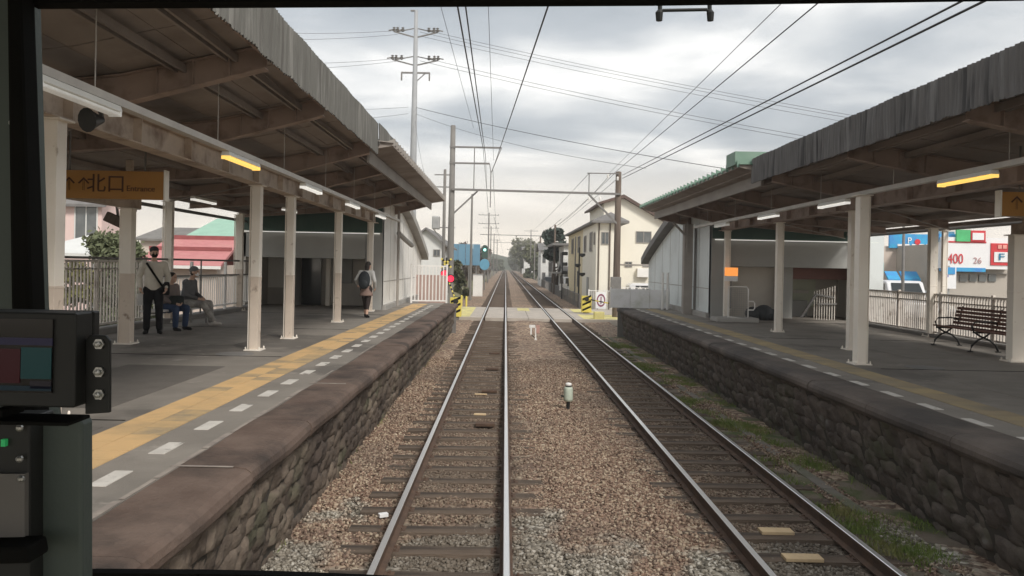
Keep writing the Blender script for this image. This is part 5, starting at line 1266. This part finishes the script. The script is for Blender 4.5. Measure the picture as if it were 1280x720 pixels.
# red roofed house
Yq=33.0
t=empty('red_roofed_house',(at(220,330,Yq).x,Yq,Zg),label='low house with faded red tiled roof behind the standing man',cat='house')
x0=at(165,330,Yq).x; x1=at(276,330,Yq).x; ze=at(220,331,Yq).z; z2=at(220,296,Yq).z
MB().box(x0+.4,x1-.3,Yq+.4,Yq+6,Zg,ze).build('wall',M['beigew'],t,world=True)
mb=MB(); n=24
for k in range(n):
    f=k/n; g_=(k+1)/n; ya=Yq+3.4*f; za=ze+(z2-ze)*f; yb=Yq+3.4*g_; zb=ze+(z2-ze)*g_
    mb.add([(x0,ya,za),(x1-f*.3,ya,za),(x1-g_*.3,yb,zb+.03),(x0,yb,zb+.03),(x0,ya,za-.12),(x1-f*.3,ya,za-.12),(x1-g_*.3,yb,zb-.09),(x0,yb,zb-.09)],[(0,1,2,3),(4,7,6,5),(0,4,5,1),(1,5,6,2),(2,6,7,3),(3,7,4,0)])
mb.add([(x0,Yq+3.4,z2),(x1-.3,Yq+3.4,z2),(x1,Yq+6.6,ze),(x0,Yq+6.6,ze)],[(0,1,2,3)])
mb.build('roof',M['redroof'],t,world=True)
MB().box(x0,x1,Yq-.04,Yq+.02,ze-.15,ze-.02).build('eave_board',M['fwhite'],t,world=True)
MB().box(x0-.1,x1-.2,Yq+1.75,Yq+1.9,ze+(z2-ze)*.54,ze+(z2-ze)*.54+.16).build('snow_rail',mat('red_roof_trim',(.33,.10,.10),None,3,.6),t,world=True)
MB().box(x0-.1,x1-.25,Yq+3.3,Yq+3.55,z2-.02,z2+.17).build('ridge',mat('red_roof_trim',(.33,.10,.10),None,3,.6),t,world=True)
# green roofed shed
a=at(243,330,40); b=at(305,330,40)
gable_house('green_roofed_house',a.x,b.x+.5,40,48,at(270,297,40).z,at(270,272,40).z,'grey walled house with pale green roof beside the left station building','concd','grnroof2',ridge='x')
gable_house('grey_roofed_house',at(175,330,52).x,at(250,330,52).x,52,60,at(200,300,52).z,at(200,284,52).z,'distant grey roofed house above the red roof','beigew','concd',ridge='x')
# wall and stairs behind the left fence
MB()
t=MB().box(-12.5,-9.2,13,13.2,Zg,Zp+.4).build('garden_wall',M['beigew']); tag(t,'low pale wall seen between the bars of the near left fence','wall')
# ---- right background: shop with signs
Ys=42.0
t=empty('shop_building',(at(1180,330,Ys).x,Ys,-.25),label='large pale shop building with signboards beyond the right platform',cat='shop')
x0=at(1100,330,Ys+5).x; x1=at(1400,330,Ys).x; xa=at(1178,330,Ys).x
MB().box(x0,xa,Ys+5,Ys+15,-.25,at(1130,308,Ys+5).z).build('rear_wall',M['beigew'],t,world=True)
MB().box(xa,x1,Ys+.5,Ys+15,-.25,at(1200,305,Ys).z).build('front_wall',mat('shop_wall',(.44,.40,.35),(.4,.365,.32),.8,.8),t,world=True)
def board(x0,y0,x1,y1,Y,m,name='signboard',par=None,d=.12):
    a=at(x0,y0,Y); b=at(x1,y1,Y); mb=MB(); mb.box(a.x,b.x,Y,Y+d,b.z,a.z); return mb.build(name,M[m],par or t,world=True)
board(1178,296,1264,337,Ys,'swhite',d=.5)
board(1178,334,1232,340,Ys-.02,'blue2',name='blue_band',d=.3)
board(1178,301,1233,304,Ys-.03,'red',name='red_band',d=.03)
board(1112,292,1172,311,Ys+4.8,'blue2',name='blue_signboard')
board(1167,289,1193,303,Ys+.3,'blue',name='blue_signboard')
board(1196,287,1213,302,Ys-.1,'green',name='green_panel')
board(1214,288,1232,302,Ys-.1,'red',name='red_frame'); board(1216,291,1230,300,Ys-.13,'swhite',name='red_framed_panel',d=.03)
board(1239,304,1266,332,Ys-.05,'red',name='red_signboard',d=.05); board(1243,315,1266,328,Ys-.09,'swhite',name='white_panel',d=.03)
board(1161,308,1178,331,Ys+3,'red',name='red_frame'); board(1163,310,1177,329,Ys+2.95,'swhite',name='white_panel',d=.04)
redt=M['red']; blt=mat('letter_blue',(.02,.20,.36),None,2,.6)
def stext(s,px,py,Y,hpx,m,par=None,sx=1):
    q=at(px,py,Y); o=text('lettering',s,q,hpx*Y/1000*1.35,m,par or t); o.scale=(sx,1,1)
stext('400',1194.5,324,Ys-.04,13,redt,sx=.75); stext('26',1222,326,Ys-.04,8,mat('letter_grey_red',(.5,.3,.3),None,2,.6))
stext('F',1252,321.5,Ys-.13,9,blt,sx=1.6); stext('ﾊ',1170,320,Ys+2.9,12,redt)
board(1174,292,1195,300,Ys+.25,'blue2',name='blue_signboard')
for k,(xa_,xb_) in enumerate(((1200,1209),(1212,1221),(1224,1233),(1236,1245))): board(xa_,343,xb_,352,Ys+.42,'win',name='window',d=.06)
board(1178,341,1262,342,Ys+.3,'frame',name='canopy_edge',d=.2)
for k in range(5): board(1122+k*9,305,1128+k*9,308,Ys+4.77,'swhite',name='white_strip',d=.02)
stext('P',1137,301,Ys+4.75,8,M['swhite']); stext('●',1147,303,Ys+4.75,7,M['red'])
stext('■■',1253,309,Ys-.08,5,mat('letter_pale_red',(.8,.35,.3),None,2,.6))
# vertical parking sign
q=at(1187,350,38.5); t2=empty('parking_sign',(q.x,38.5,-.25),label='blue and white vertical parking sign before the shop front',cat='sign')
a=at(1180,334,38.5); b=at(1195,361,38.5); MB().box(a.x,b.x,38.5,38.6,b.z,a.z).build('sign_face',M['swhite'],t2,world=True)
a=at(1181,334,38.45); b=at(1194,343,38.45); MB().box(a.x,b.x,38.46,38.49,b.z,a.z).build('blue_head',M['blue2'],t2,world=True)
q=at(1183,347,38.4); o=text('lettering','P',q,.42,mat('letter_purple_blue',(.10,.08,.45),None,2,.6),t2)
MB().bar((a.x+.3,38.65,-.25),(a.x+.3,38.65,3),.08,.08).build('post',M['galv'],t2,world=True)
# banners and poles
for i,(px,y0,y1,m_,lb) in enumerate(((1101,312,324,'red','small red upright banner left of the shop'),(1102,328,341,'teal','small teal upright banner left of the shop'))):
    Y=33.0; a=at(px-2.7,y0,Y); b=at(px+2.7,y1,Y); t3=empty('upright_banner',(a.x,Y,-.25),label=lb,cat='banner')
    MB().box(a.x,b.x,Y,Y+.03,b.z,a.z).build('cloth',M[m_],t3,world=True); MB().tube([(a.x-.03,Y,-.25),(a.x-.03,Y,a.z+.05)],.02).build('pole',M['fwhite'],t3,world=True)
    MB().box(a.x+.05,a.x+.09,Y-.004,Y-.001,b.z+.08,a.z-.08).build('stroke',M['swhite'],t3,world=True)
q=at(1129,330,31); t=wpole('lamp_pole',(q.x,31,-.25),at(1129,283,31).z+.25,.07,.05,'slim dark lamp pole before the pale shop wall',M['galvd'])
# vehicles
def car(loc,rz,label,paint,L_=4.2,w_=1.65,h_=1.6,van=True,group='parked vehicles beyond the station',c2=None):
    t=empty('parked_van' if van else 'parked_car',loc,rz,label=label,cat='van' if van else 'car',group=group)
    l=L_/2; zb=.32; zh=h_*.55
    pr=[(-l,zb),(l-.1,zb),(l,zb+.25),(l-.03,zh-.1),(l-.7,zh+.03),(l-1.25,h_-.06),(l-1.5,h_),(-l+.25,h_),(-l+.05,h_-.12),(-l,zh)] if van else [(-l,zb),(l-.1,zb),(l,zb+.2),(l-.05,zh-.12),(l-1.0,zh),(l-1.6,h_-.05),(l-1.9,h_),(-l+1.1,h_),(-l+.45,zh+.04),(-l,zh-.02)]
    MB().prism(pr,'y',-w_/2,w_/2).build('body',paint,t,bevel=.06)
    mb=MB()
    for s in (-1,1):
        y=s*(w_/2+.004)
        for (a,b) in ((-l+.35,-l+1.35),(-l+1.45,l-1.95),(l-1.85,l-1.25)):
            mb.add([(a,y,zh+.05),(b,y,zh+.05),(min(b,b-.15),y,h_-.14),(a+.08,y,h_-.14)],[(0,1,2,3) if s<0 else (3,2,1,0)])
    mb.add([(-l-.006,-w_/2+.15,zh+.05),(-l-.006,w_/2-.15,zh+.05),(-l+.04,w_/2-.2,h_-.2),(-l+.04,-w_/2+.2,h_-.2)],[(0,1,2,3)])
    mb.add([(l-.62,-w_/2+.12,zh+.05),(l-.62,w_/2-.12,zh+.05),(l-1.2,w_/2-.2,h_-.1),(l-1.2,-w_/2+.2,h_-.1)],[(3,2,1,0)])
    mb.build('window',M['sglass'],t)
    for x in (-l+.75,l-.8):
        for s in (-1,1):
            wq=MB().lathe([(.2,-.09),(.30,-.09),(.31,-.05),(.31,.05),(.30,.09),(.2,.09)],n=18).build('wheel',M['tyre'],t); wq.location=(x,s*(w_/2-.07),.31); wq.rotation_euler=(R(90),0,0)
            MB().lathe([(.19,-.095),(.19,.095)],n=14).build('rim',M['galv'],wq)
    for s in (-1,1):
        MB().box(l-.04,l+.012,s*(w_/2-.3)-.13,s*(w_/2-.3)+.13,.62,.78).build('headlight',M['lampw'],t,bevel=.02)
        MB().box(-l-.012,-l+.03,s*(w_/2-.15)-.07,s*(w_/2-.15)+.07,.65,.95).build('taillight',M['red'],t,bevel=.01)
    return t
pw=mat('car_paint_white',(.72,.72,.73),None,1,.25,spec=.6); pb=mat('car_paint_blue',(.03,.25,.48),None,1,.25,spec=.6); ps=mat('car_paint_silver',(.42,.43,.44),None,1,.3,metal=.4); pk=mat('car_paint_dark',(.05,.05,.055),None,1,.3,spec=.6)
q=at(1122,352,38); car((q.x,38,.29),R(-96),'white van parked under the blue awning left of the shop',pw,h_=1.95)
q=at(1143,352,40); car((q.x,40,.29),R(-84),'silver car parked behind the slim pole before the shop wall',ps,van=False,h_=1.45)
for i,(px0,px1) in enumerate(((1111,1126),(1129,1151))):
    Y=43+i*.5; a=at(px0,339,Y); b=at(px1,349,Y); t=empty('blue_awning',(a.x,Y,a.z),label=['smaller','larger'][i]+' blue awning above the parked vehicles left of the shop',cat='awning')
    mb=MB(); mb.add([(a.x,Y,b.z),(b.x,Y,b.z),(b.x,Y+.5,a.z+.0),(a.x,Y+.5,a.z+.0),(a.x,Y,b.z-.2),(b.x,Y,b.z-.2),(b.x,Y+.5,a.z-.06),(a.x,Y+.5,a.z-.06)],[(0,1,2,3),(7,6,5,4),(0,4,5,1),(1,5,6,2),(2,6,7,3),(3,7,4,0)]); mb.build('canvas',M['blue2'],t,world=True)
    mb=MB()
    for x in (a.x+.1,b.x-.1): mb.bar((x,Y+.1,-.25),(x,Y+.1,b.z-.1),.06,.06)
    mb.build('post',M['galv'],t,world=True)
# cars beyond the crossing on the right
car((6.15,74,-.3),R(-90),'white van standing beyond the crossing below the balcony house',pw,h_=1.95)
car((6.1,108,-.3),R(-92),'dark car standing far beyond the crossing right of the line',pk,van=False,h_=1.5)
q=at(726,352,60); car((at(800,352,62).x-.6,50.9,-.28),R(0),'white van behind the bar fence before the cream house',pw,h_=1.9)
# roadside equipment right of far track
mb=MB(); 
for k in range(14): mb.box(4.6,4.75,52.5+k*5,52.62+k*5,-.4,.9)
q=at(703,322,68); t=empty('road_mirror',(q.x,68,Zg),label='dark cluster of crossing loudspeakers and lamps on a pole before the balcony house',cat='crossing signal')
MB().lathe([(.06,0),(.05,4.0)],n=10).build('pole',M['blackm'],t)
for i,z in enumerate((3.9,3.0,2.3)): MB().box(-.05,.45,-.15,.15,z-.15,z+.15).build('lamp_hood',M['blackm'],t,bevel=.06)
q=at(722,345,55); t=empty('crossing_signal',(q.x,54,Zg),label='rear side of a crossing signal with black lamp hoods at the right of the crossing',cat='crossing signal')
MB().lathe([(.06,0),(.05,4.1)],n=10).build('pole',M['blackm'],t)
for i,(x,z) in enumerate(((.2,3.6),(-.1,2.9),(.22,2.3))): MB().lathe([(.04,-.15),(.2,-.05),(.2,.08),(.16,.1)],(x,0,z),12).build('lamp_hood',M['blackm'],t)
# lineside fence on the right beyond the crossing
bar_fence((4.9,52.5,0),(5.0,110,0),Zg-.1,1.1,'low dark lineside fence right of the right track beyond the crossing',M['galvd'],pitch=.5,posts=5,name='lineside_fence',bw=.03)
for px,Y,lb in ((704,70,'white sign plate on a low post beside the right track beyond the crossing'),):
    q=at(px,357,Y); t=empty('trackside_sign',(q.x,Y,Zg),label=lb,cat='sign'); MB().box(-.35,.35,-.02,.02,.7,1.3).build('plate',M['swhite'],t); MB().bar((0,.04,0),(0,.04,1.2),.06,.06).build('post',M['galvd'],t)
# ================================================================ PEOPLE
def capsule_mesh(segs,voxel,extra=None,smooth=2):
    """segs: (p0,r0,p1,r1[,sq]) tapered limbs, fused into one skin by a voxel remesh"""
    mb=MB()
    for s in segs:
        p0,r0,p1,r1=s[:4]; p0=Vector(p0); p1=Vector(p1); sx,sy=(s[4] if len(s)>4 else (1,1))
        n=12; L_=(p1-p0).length; d=(p1-p0).normalized() if L_>1e-6 else Vector((0,0,1))
        if len(s)>4:
            # elliptical, upright sections
            k=6
            pts=[p0.lerp(p1,i/k) for i in range(k+1)]; vs=[];fs=[]
            for i,p in enumerate(pts):
                r=r0+(r1-r0)*i/k
                for j in range(n*2): a=PI*j/n; vs.append(p+Vector((math.cos(a)*r*sx,math.sin(a)*r*sy,0)))
            m=n*2
            for i in range(k):
                for j in range(m): fs.append((i*m+j,i*m+(j+1)%m,(i+1)*m+(j+1)%m,(i+1)*m+j))
            fs.append(tuple(range(m))[::-1]); fs.append(tuple(range(k*m,k*m+m))); mb.add(vs,fs)
            mb.ball(p0,(r0*sx,r0*sy,r0*.6),8); mb.ball(p1,(r1*sx,r1*sy,r1*.6),8)
        else:
            if L_>1e-6: mb.tube([p0,p1],[r0,r1],n)
            mb.ball(p0,r0,8); mb.ball(p1,r1,8)
    if extra: extra(mb)
    me=bpy.data.meshes.new('tmp'); me.from_pydata(mb.v,[],mb.f); o=bpy.data.objects.new('tmp',me); COL.objects.link(o)
    r=o.modifiers.new('r','REMESH'); r.mode='VOXEL'; r.voxel_size=voxel
    s=o.modifiers.new('s','SMOOTH'); s.factor=.5; s.iterations=smooth
    bpy.context.view_layer.update(); m2=bpy.data.meshes.new_from_object(o.evaluated_get(bpy.context.evaluated_depsgraph_get()))
    bpy.data.objects.remove(o); bpy.data.meshes.remove(me)
    m2.polygons.foreach_set('use_smooth',[True]*len(m2.polygons)); return m2
def put(name,me,m,parent):
    me.materials.clear(); me.materials.append(m); me.name=name; o=bpy.data.objects.new(name,me); COL.objects.link(o); o.parent=parent; return o
def head_extra(c,yaw,tilt=0):
    def f(mb):
        Mh=Matrix.Translation(c)@Matrix.Rotation(yaw,4,'Z')@Matrix.Rotation(tilt,4,'X')
        def b(p,r): mb.ball(Mh@Vector(p),r,9,M=Mh.to_3x3().to_4x4())
        b((0,0,.02),(.076,.094,.10)); b((0,.02,-.05),(.058,.07,.066)); b((0,.055,-.085),(.03,.03,.03))
        b((0,.096,-.012),(.012,.02,.022)); b((0,.10,-.028),(.016,.014,.011)); b((0,.086,-.055),(.025,.013,.007)); b((0,.086,-.066),(.022,.013,.007))
        for s in (-1,1): b((s*.078,-.005,-.005),(.01,.02,.032)); b((s*.03,.082,.03),(.022,.012,.008)); b((s*.045,.06,-.03),(.02,.02,.02))
    return f
def hand_segs(w,d,side,curl=.5,palm=None):
    """wrist point w, direction d; five fingers curl about the palm"""
    w=Vector(w); d=Vector(d).normalized(); pn=Vector(palm or (0,-1,0)); across=d.cross(pn).normalized(); pn=across.cross(d).normalized()
    S=[(w,.024,w+d*.05,.030)]
    for i in range(4): S.append((w+d*.03+across*(-.026+i*.017),.014,w+d*.085+across*(-.027+i*.018),.0125))
    for i,l in enumerate((.068,.078,.074,.058)):
        b=w+d*.088+across*(-.030+i*.020); c=b+(d*math.cos(curl*.6)+pn*math.sin(curl*.6))*l*.5; e=c+(d*math.cos(curl*1.5)+pn*math.sin(curl*1.5))*l*.5
        S+=[(b,.0092,c,.0086),(c,.0086,e,.0076)]
    b=w+d*.025-across*.028*side; c=b+(d*.6-across*side*.7).normalized()*.04; e=c+(d*.9-across*side*.3+pn*.3).normalized()*.032
    S+=[(b,.013,c,.0105),(c,.0105,e,.009)]
    return S
def eyes(t,c,yaw):
    Mh=Matrix.Translation(c)@Matrix.Rotation(yaw,4,'Z'); mb=MB()
    for s in (-1,1): mb.ball(Mh@Vector((s*.031,.086,.012)),(.012,.008,.008),6)
    mb.build('eyes',M['black'],t,smooth=True)
def person(loc,rz,label,J,cloth,hscale=1.0,head_yaw=0,hair='short',mask=None,extras=None,curl=.6,tilt=0):
    """J: joints in metres, facing +Y. cloth: dict of top/trousers/shoes materials"""
    t=empty('person',loc,rz,label=label,cat='person'); t.scale=(hscale,)*3
    V={k:Vector(v) for k,v in J.items()}
    segs=[(V['pelvis'],.125,V['waist'],.118,(1.15,.82)),(V['waist'],.118,V['chest'],.135,(1.15,.80)),(V['chest'],.135,V['neck0'],.07,(1.2,.9)),(V['neck0'],.056,V['neck1'],.052)]
    for s in ('l','r'):
        sg=-1 if s=='l' else 1
        segs+=[(V['chest']+Vector((sg*.08,0,.04)),.085,V['sh_'+s],.062),(V['sh_'+s],.055,V['el_'+s],.042),(V['el_'+s],.042,V['wr_'+s],.027),
               (V['pelvis']+Vector((sg*.07,0,-.02)),.10,V['hip_'+s],.095),(V['hip_'+s],.09,V['kn_'+s],.057),(V['kn_'+s],.057,V['kn_'+s].lerp(V['an_'+s],.35),.055),(V['kn_'+s].lerp(V['an_'+s],.35),.055,V['an_'+s],.036)]
        toe=V['toe_'+s]; segs+=[(V['an_'+s],.036,V['an_'+s]+Vector((0,0,-.04)),.034),(V['an_'+s]+Vector((0,0,-.045)),.032,toe,.026)]
        d=V['wr_'+s]-V['el_'+s]; segs+=hand_segs(V['wr_'+s],d if 'hd_'+s not in V else V['hd_'+s],sg,curl,palm=(-sg*.9,.2,0) if 'pm_'+s not in V else V['pm_'+s])
    me=capsule_mesh(segs,.0085,head_extra(V['head'],head_yaw,tilt),1); body=put('body',me,M['skin'],t)
    eyes(t,V['head'],head_yaw)
    # trousers
    S=[(V['pelvis']+Vector((0,0,-.04)),.138,V['waist']+Vector((0,0,-.03)),.132,(1.15,.85))]
    for s in ('l','r'):
        sg=-1 if s=='l' else 1; a=V['kn_'+s].lerp(V['an_'+s],cloth.get('cuff',.93))
        S+=[(V['pelvis']+Vector((sg*.07,0,-.04)),.115,V['hip_'+s],.112),(V['hip_'+s],.108,V['kn_'+s],.078),(V['kn_'+s],.078,a,cloth.get('leg',.064))]
    put('trousers',capsule_mesh(S,.014,None,2),cloth['trousers'],t)
    S=[(V['waist']+Vector((0,0,cloth.get('hem',-.10))),cloth.get('hemr',.152),V['chest'],.152,(1.12,.86)),(V['chest'],.152,V['neck0']+Vector((0,0,-.02)),.092,(1.15,.9))]
    for s in ('l','r'):
        sg=-1 if s=='l' else 1
        S+=[(V['chest']+Vector((sg*.07,0,.05)),.10,V['sh_'+s],.082),(V['sh_'+s],.078,V['el_'+s],.058),(V['el_'+s],.058,V['el_'+s].lerp(V['wr_'+s],.93),.046)]
    put('jacket',capsule_mesh(S,.014,None,2),cloth['top'],t)
    for s in ('l','r'):
        a=V['an_'+s]; toe=V['toe_'+s]; S=[(a+Vector((0,0,-.02)),.048,a+Vector((0,0,-.05)),.044),(a+(a-toe).normalized()*.03+Vector((0,0,-.05)),.038,toe,.036),(toe,.036,toe+(toe-a).normalized()*.02,.030)]
        put('shoe',capsule_mesh(S,.009,None,1),cloth['shoes'],t)
    Mh=Matrix.Translation(V['head'])@Matrix.Rotation(head_yaw,4,'Z')@Matrix.Rotation(tilt,4,'X')
    def hb(lst,name,m,vox=.01):
        def ex(mb):
            for p,r in lst: mb.ball(Mh@Vector(p),r,9,M=Mh.to_3x3().to_4x4())
        put(name,capsule_mesh([],vox,ex,1),m,t)
    if hair=='short': hb([((0,-.018,.045),(.086,.098,.09)),((0,-.05,-.01),(.075,.06,.075))],'hair',M['hair'])
    if hair=='long': hb([((0,-.018,.045),(.088,.10,.092)),((0,-.055,-.03),(.085,.07,.12)),((0,-.06,-.12),(.075,.055,.09))],'hair',M['hair'])
    if hair=='cap': hb([((0,-.03,-.02),(.078,.065,.06))],'hair',M['hair']); hb([((0,-.006,.06),(.09,.104,.075)),((0,.11,.045),(.06,.06,.012))],'cap',cloth['cap'])
    if hair=='beanie': hb([((0,-.03,-.02),(.078,.065,.06))],'hair',M['hair']); hb([((0,-.012,.055),(.090,.105,.085))],'beanie',cloth['cap'])
    if mask: hb([((0,.055,-.045),(.062,.055,.052))],'face_mask',mask)
    if extras: extras(t,V)
    return t
stand=dict(pelvis=(0,0,.93),waist=(0,0,1.07),chest=(0,0,1.30),neck0=(0,-.005,1.44),neck1=(0,.01,1.52),head=(0,.02,1.63),
 sh_l=(-.185,0,1.39),el_l=(-.275,-.03,1.13),wr_l=(-.24,.11,.93),sh_r=(.185,0,1.39),el_r=(.275,-.03,1.13),wr_r=(.24,.11,.93),
 hip_l=(-.09,0,.88),kn_l=(-.11,.02,.49),an_l=(-.12,-.02,.085),toe_l=(-.15,.13,.03),hip_r=(.09,0,.88),kn_r=(.11,.02,.49),an_r=(.12,-.02,.085),toe_r=(.15,.13,.03))
cl_=lambda n,c,c2=None,**k: mat('cloth_'+n,c,c2,6,.9,bump=.3,bscale=40,spec=.1,**k)
def bag1(t,V):
    mb=MB(); mb.tube([(.13,.10,1.42),(.02,.165,1.25),(-.14,.15,1.0),(-.21,.05,.9)],.016,6,sq=1.5); mb.tube([(.13,.10,1.42),(.12,-.08,1.44),(-.05,-.165,1.2),(-.21,-.06,.92)],.016,6); mb.build('strap',M['black'],t)
    MB().box(-.30,-.19,-.13,.13,.78,1.05).build('shoulder_bag',cl_('black_bag',(.02,.02,.022)),t,bevel=.03)
pm=person((-7.25,16.5,Zp),R(180+22),'standing person in pale jacket and black trousers with dark mask and shoulder bag',stand,
  dict(top=cl_('pale_grey',(.62,.58,.50),(.56,.52,.45)),trousers=cl_('black',(.022,.022,.025)),shoes=cl_('black_shoe',(.02,.02,.02)),cap=cl_('grey_cap',(.05,.05,.055)),hem=-.15,hemr=.150),hscale=1.02,head_yaw=R(12),hair='beanie',mask=M['black'],extras=bag1)
sit=dict(pelvis=(0,0,.52),waist=(0,.02,.66),chest=(0,.08,.88),neck0=(0,.12,1.01),neck1=(0,.145,1.08),head=(0,.17,1.18),
 sh_l=(-.175,.09,.97),el_l=(-.22,.12,.71),wr_l=(-.11,.32,.62),sh_r=(.175,.09,.97),el_r=(.22,.12,.71),wr_r=(.11,.32,.62),
 hip_l=(-.09,.04,.51),kn_l=(-.15,.46,.50),an_l=(-.17,.40,.085),toe_l=(-.19,.54,.03),hip_r=(.09,.04,.51),kn_r=(.15,.46,.50),an_r=(.16,.46,.085),toe_r=(.18,.61,.03))
def lapbag(t,V): MB().box(-.16,.16,.22,.40,.56,.78).build('lap_bag',cl_('dark_bag',(.03,.035,.035)),t,bevel=.05)
p1=person((-7.42,17.55,Zp),R(-90-25),'seated person in brown grey top and blue jeans with dark lap bag',sit,
  dict(top=cl_('brown_grey',(.22,.18,.165),(.18,.15,.14)),trousers=cl_('denim',(.05,.075,.14),(.04,.06,.11)),shoes=cl_('dark_shoe',(.03,.03,.035))),hscale=.96,head_yaw=R(15),hair='short',extras=lapbag)
sit2=dict(sit); sit2.update(kn_l=(-.20,.46,.50),an_l=(-.22,.50,.085),toe_l=(-.25,.64,.03),kn_r=(.13,.47,.50),an_r=(.12,.72,.13),toe_r=(.13,.86,.08),head=(0,.19,1.20),neck1=(0,.15,1.09))
p2=person((-7.42,18.6,Zp),R(-90-5),'seated person in dark grey hoodie and grey trousers with pale shoes stretched out',sit2,
  dict(top=cl_('dark_grey',(.15,.15,.155),(.12,.12,.125)),trousers=cl_('grey_trousers',(.40,.38,.35),(.2,.19,.18)),shoes=cl_('pale_shoe',(.6,.56,.52)),cap=cl_('hood_grey',(.2,.2,.2))),hscale=1.04,head_yaw=R(5),hair='beanie',mask=M['swhite'])
walk=dict(stand); walk.update(kn_l=(-.07,.10,.50),an_l=(-.07,.16,.10),toe_l=(-.08,.30,.04),kn_r=(.07,-.02,.49),an_r=(.07,-.12,.10),toe_r=(.08,.02,.03),el_l=(-.30,-.10,1.17),wr_l=(-.33,.08,1.03),head=(.03,.06,1.61))
def pack(t,V):
    def ex(mb): mb.ball((0,-.20,1.17),(.19,.13,.28),10); mb.ball((0,-.27,1.05),(.15,.10,.16),9)
    put('backpack',capsule_mesh([],.014,ex,2),cl_('dark_backpack',(.028,.032,.037),(.045,.05,.055)),t)
    # knee length skirt
    mb=MB(); mb.lathe([(.145,0),(.17,-.12),(.20,-.26),(.205,-.30),(.19,-.30),(.14,0)],(0,0,.98),20); mb.build('skirt',cl_('rose_beige',(.27,.19,.16),(.20,.14,.12)),t,smooth=True)
    mb=MB(); mb.box(.05,.12,-.32,-.29,1.05,1.10); mb.build('backpack_patch',M['swhite'],t)
pw_=person((-3.92,22.6,Zp),R(-10),'person seen from behind in pale jacket with dark backpack near the yellow strip',walk,
  dict(top=cl_('pale_jacket',(.48,.48,.47),(.42,.42,.41)),trousers=cl_('dark_tights',(.05,.04,.038)),shoes=cl_('black_boot',(.02,.018,.018)),hem=-.02,hemr=.165,leg=.05,cuff=.6),hscale=.91,head_yaw=R(-20),hair='long',extras=pack,tilt=R(-6))

# ================================================================ HAZE (the damp air over the line)
hz=MB().box(-500,500,-40,850,-1.6,60).build('haze',bpy.data.materials.new('haze_air')); tag(hz,kind='stuff')
hm=hz.data.materials[0]; hm.use_nodes=True; nt=hm.node_tree; nt.nodes.clear(); ou=nt.nodes.new('ShaderNodeOutputMaterial'); pv=nt.nodes.new('ShaderNodeVolumePrincipled'); pv.inputs['Color'].default_value=(.93,.90,.87,1); pv.inputs['Density'].default_value=.0011; pv.inputs['Anisotropy'].default_value=.3; nt.links.new(pv.outputs[0],ou.inputs['Volume'])
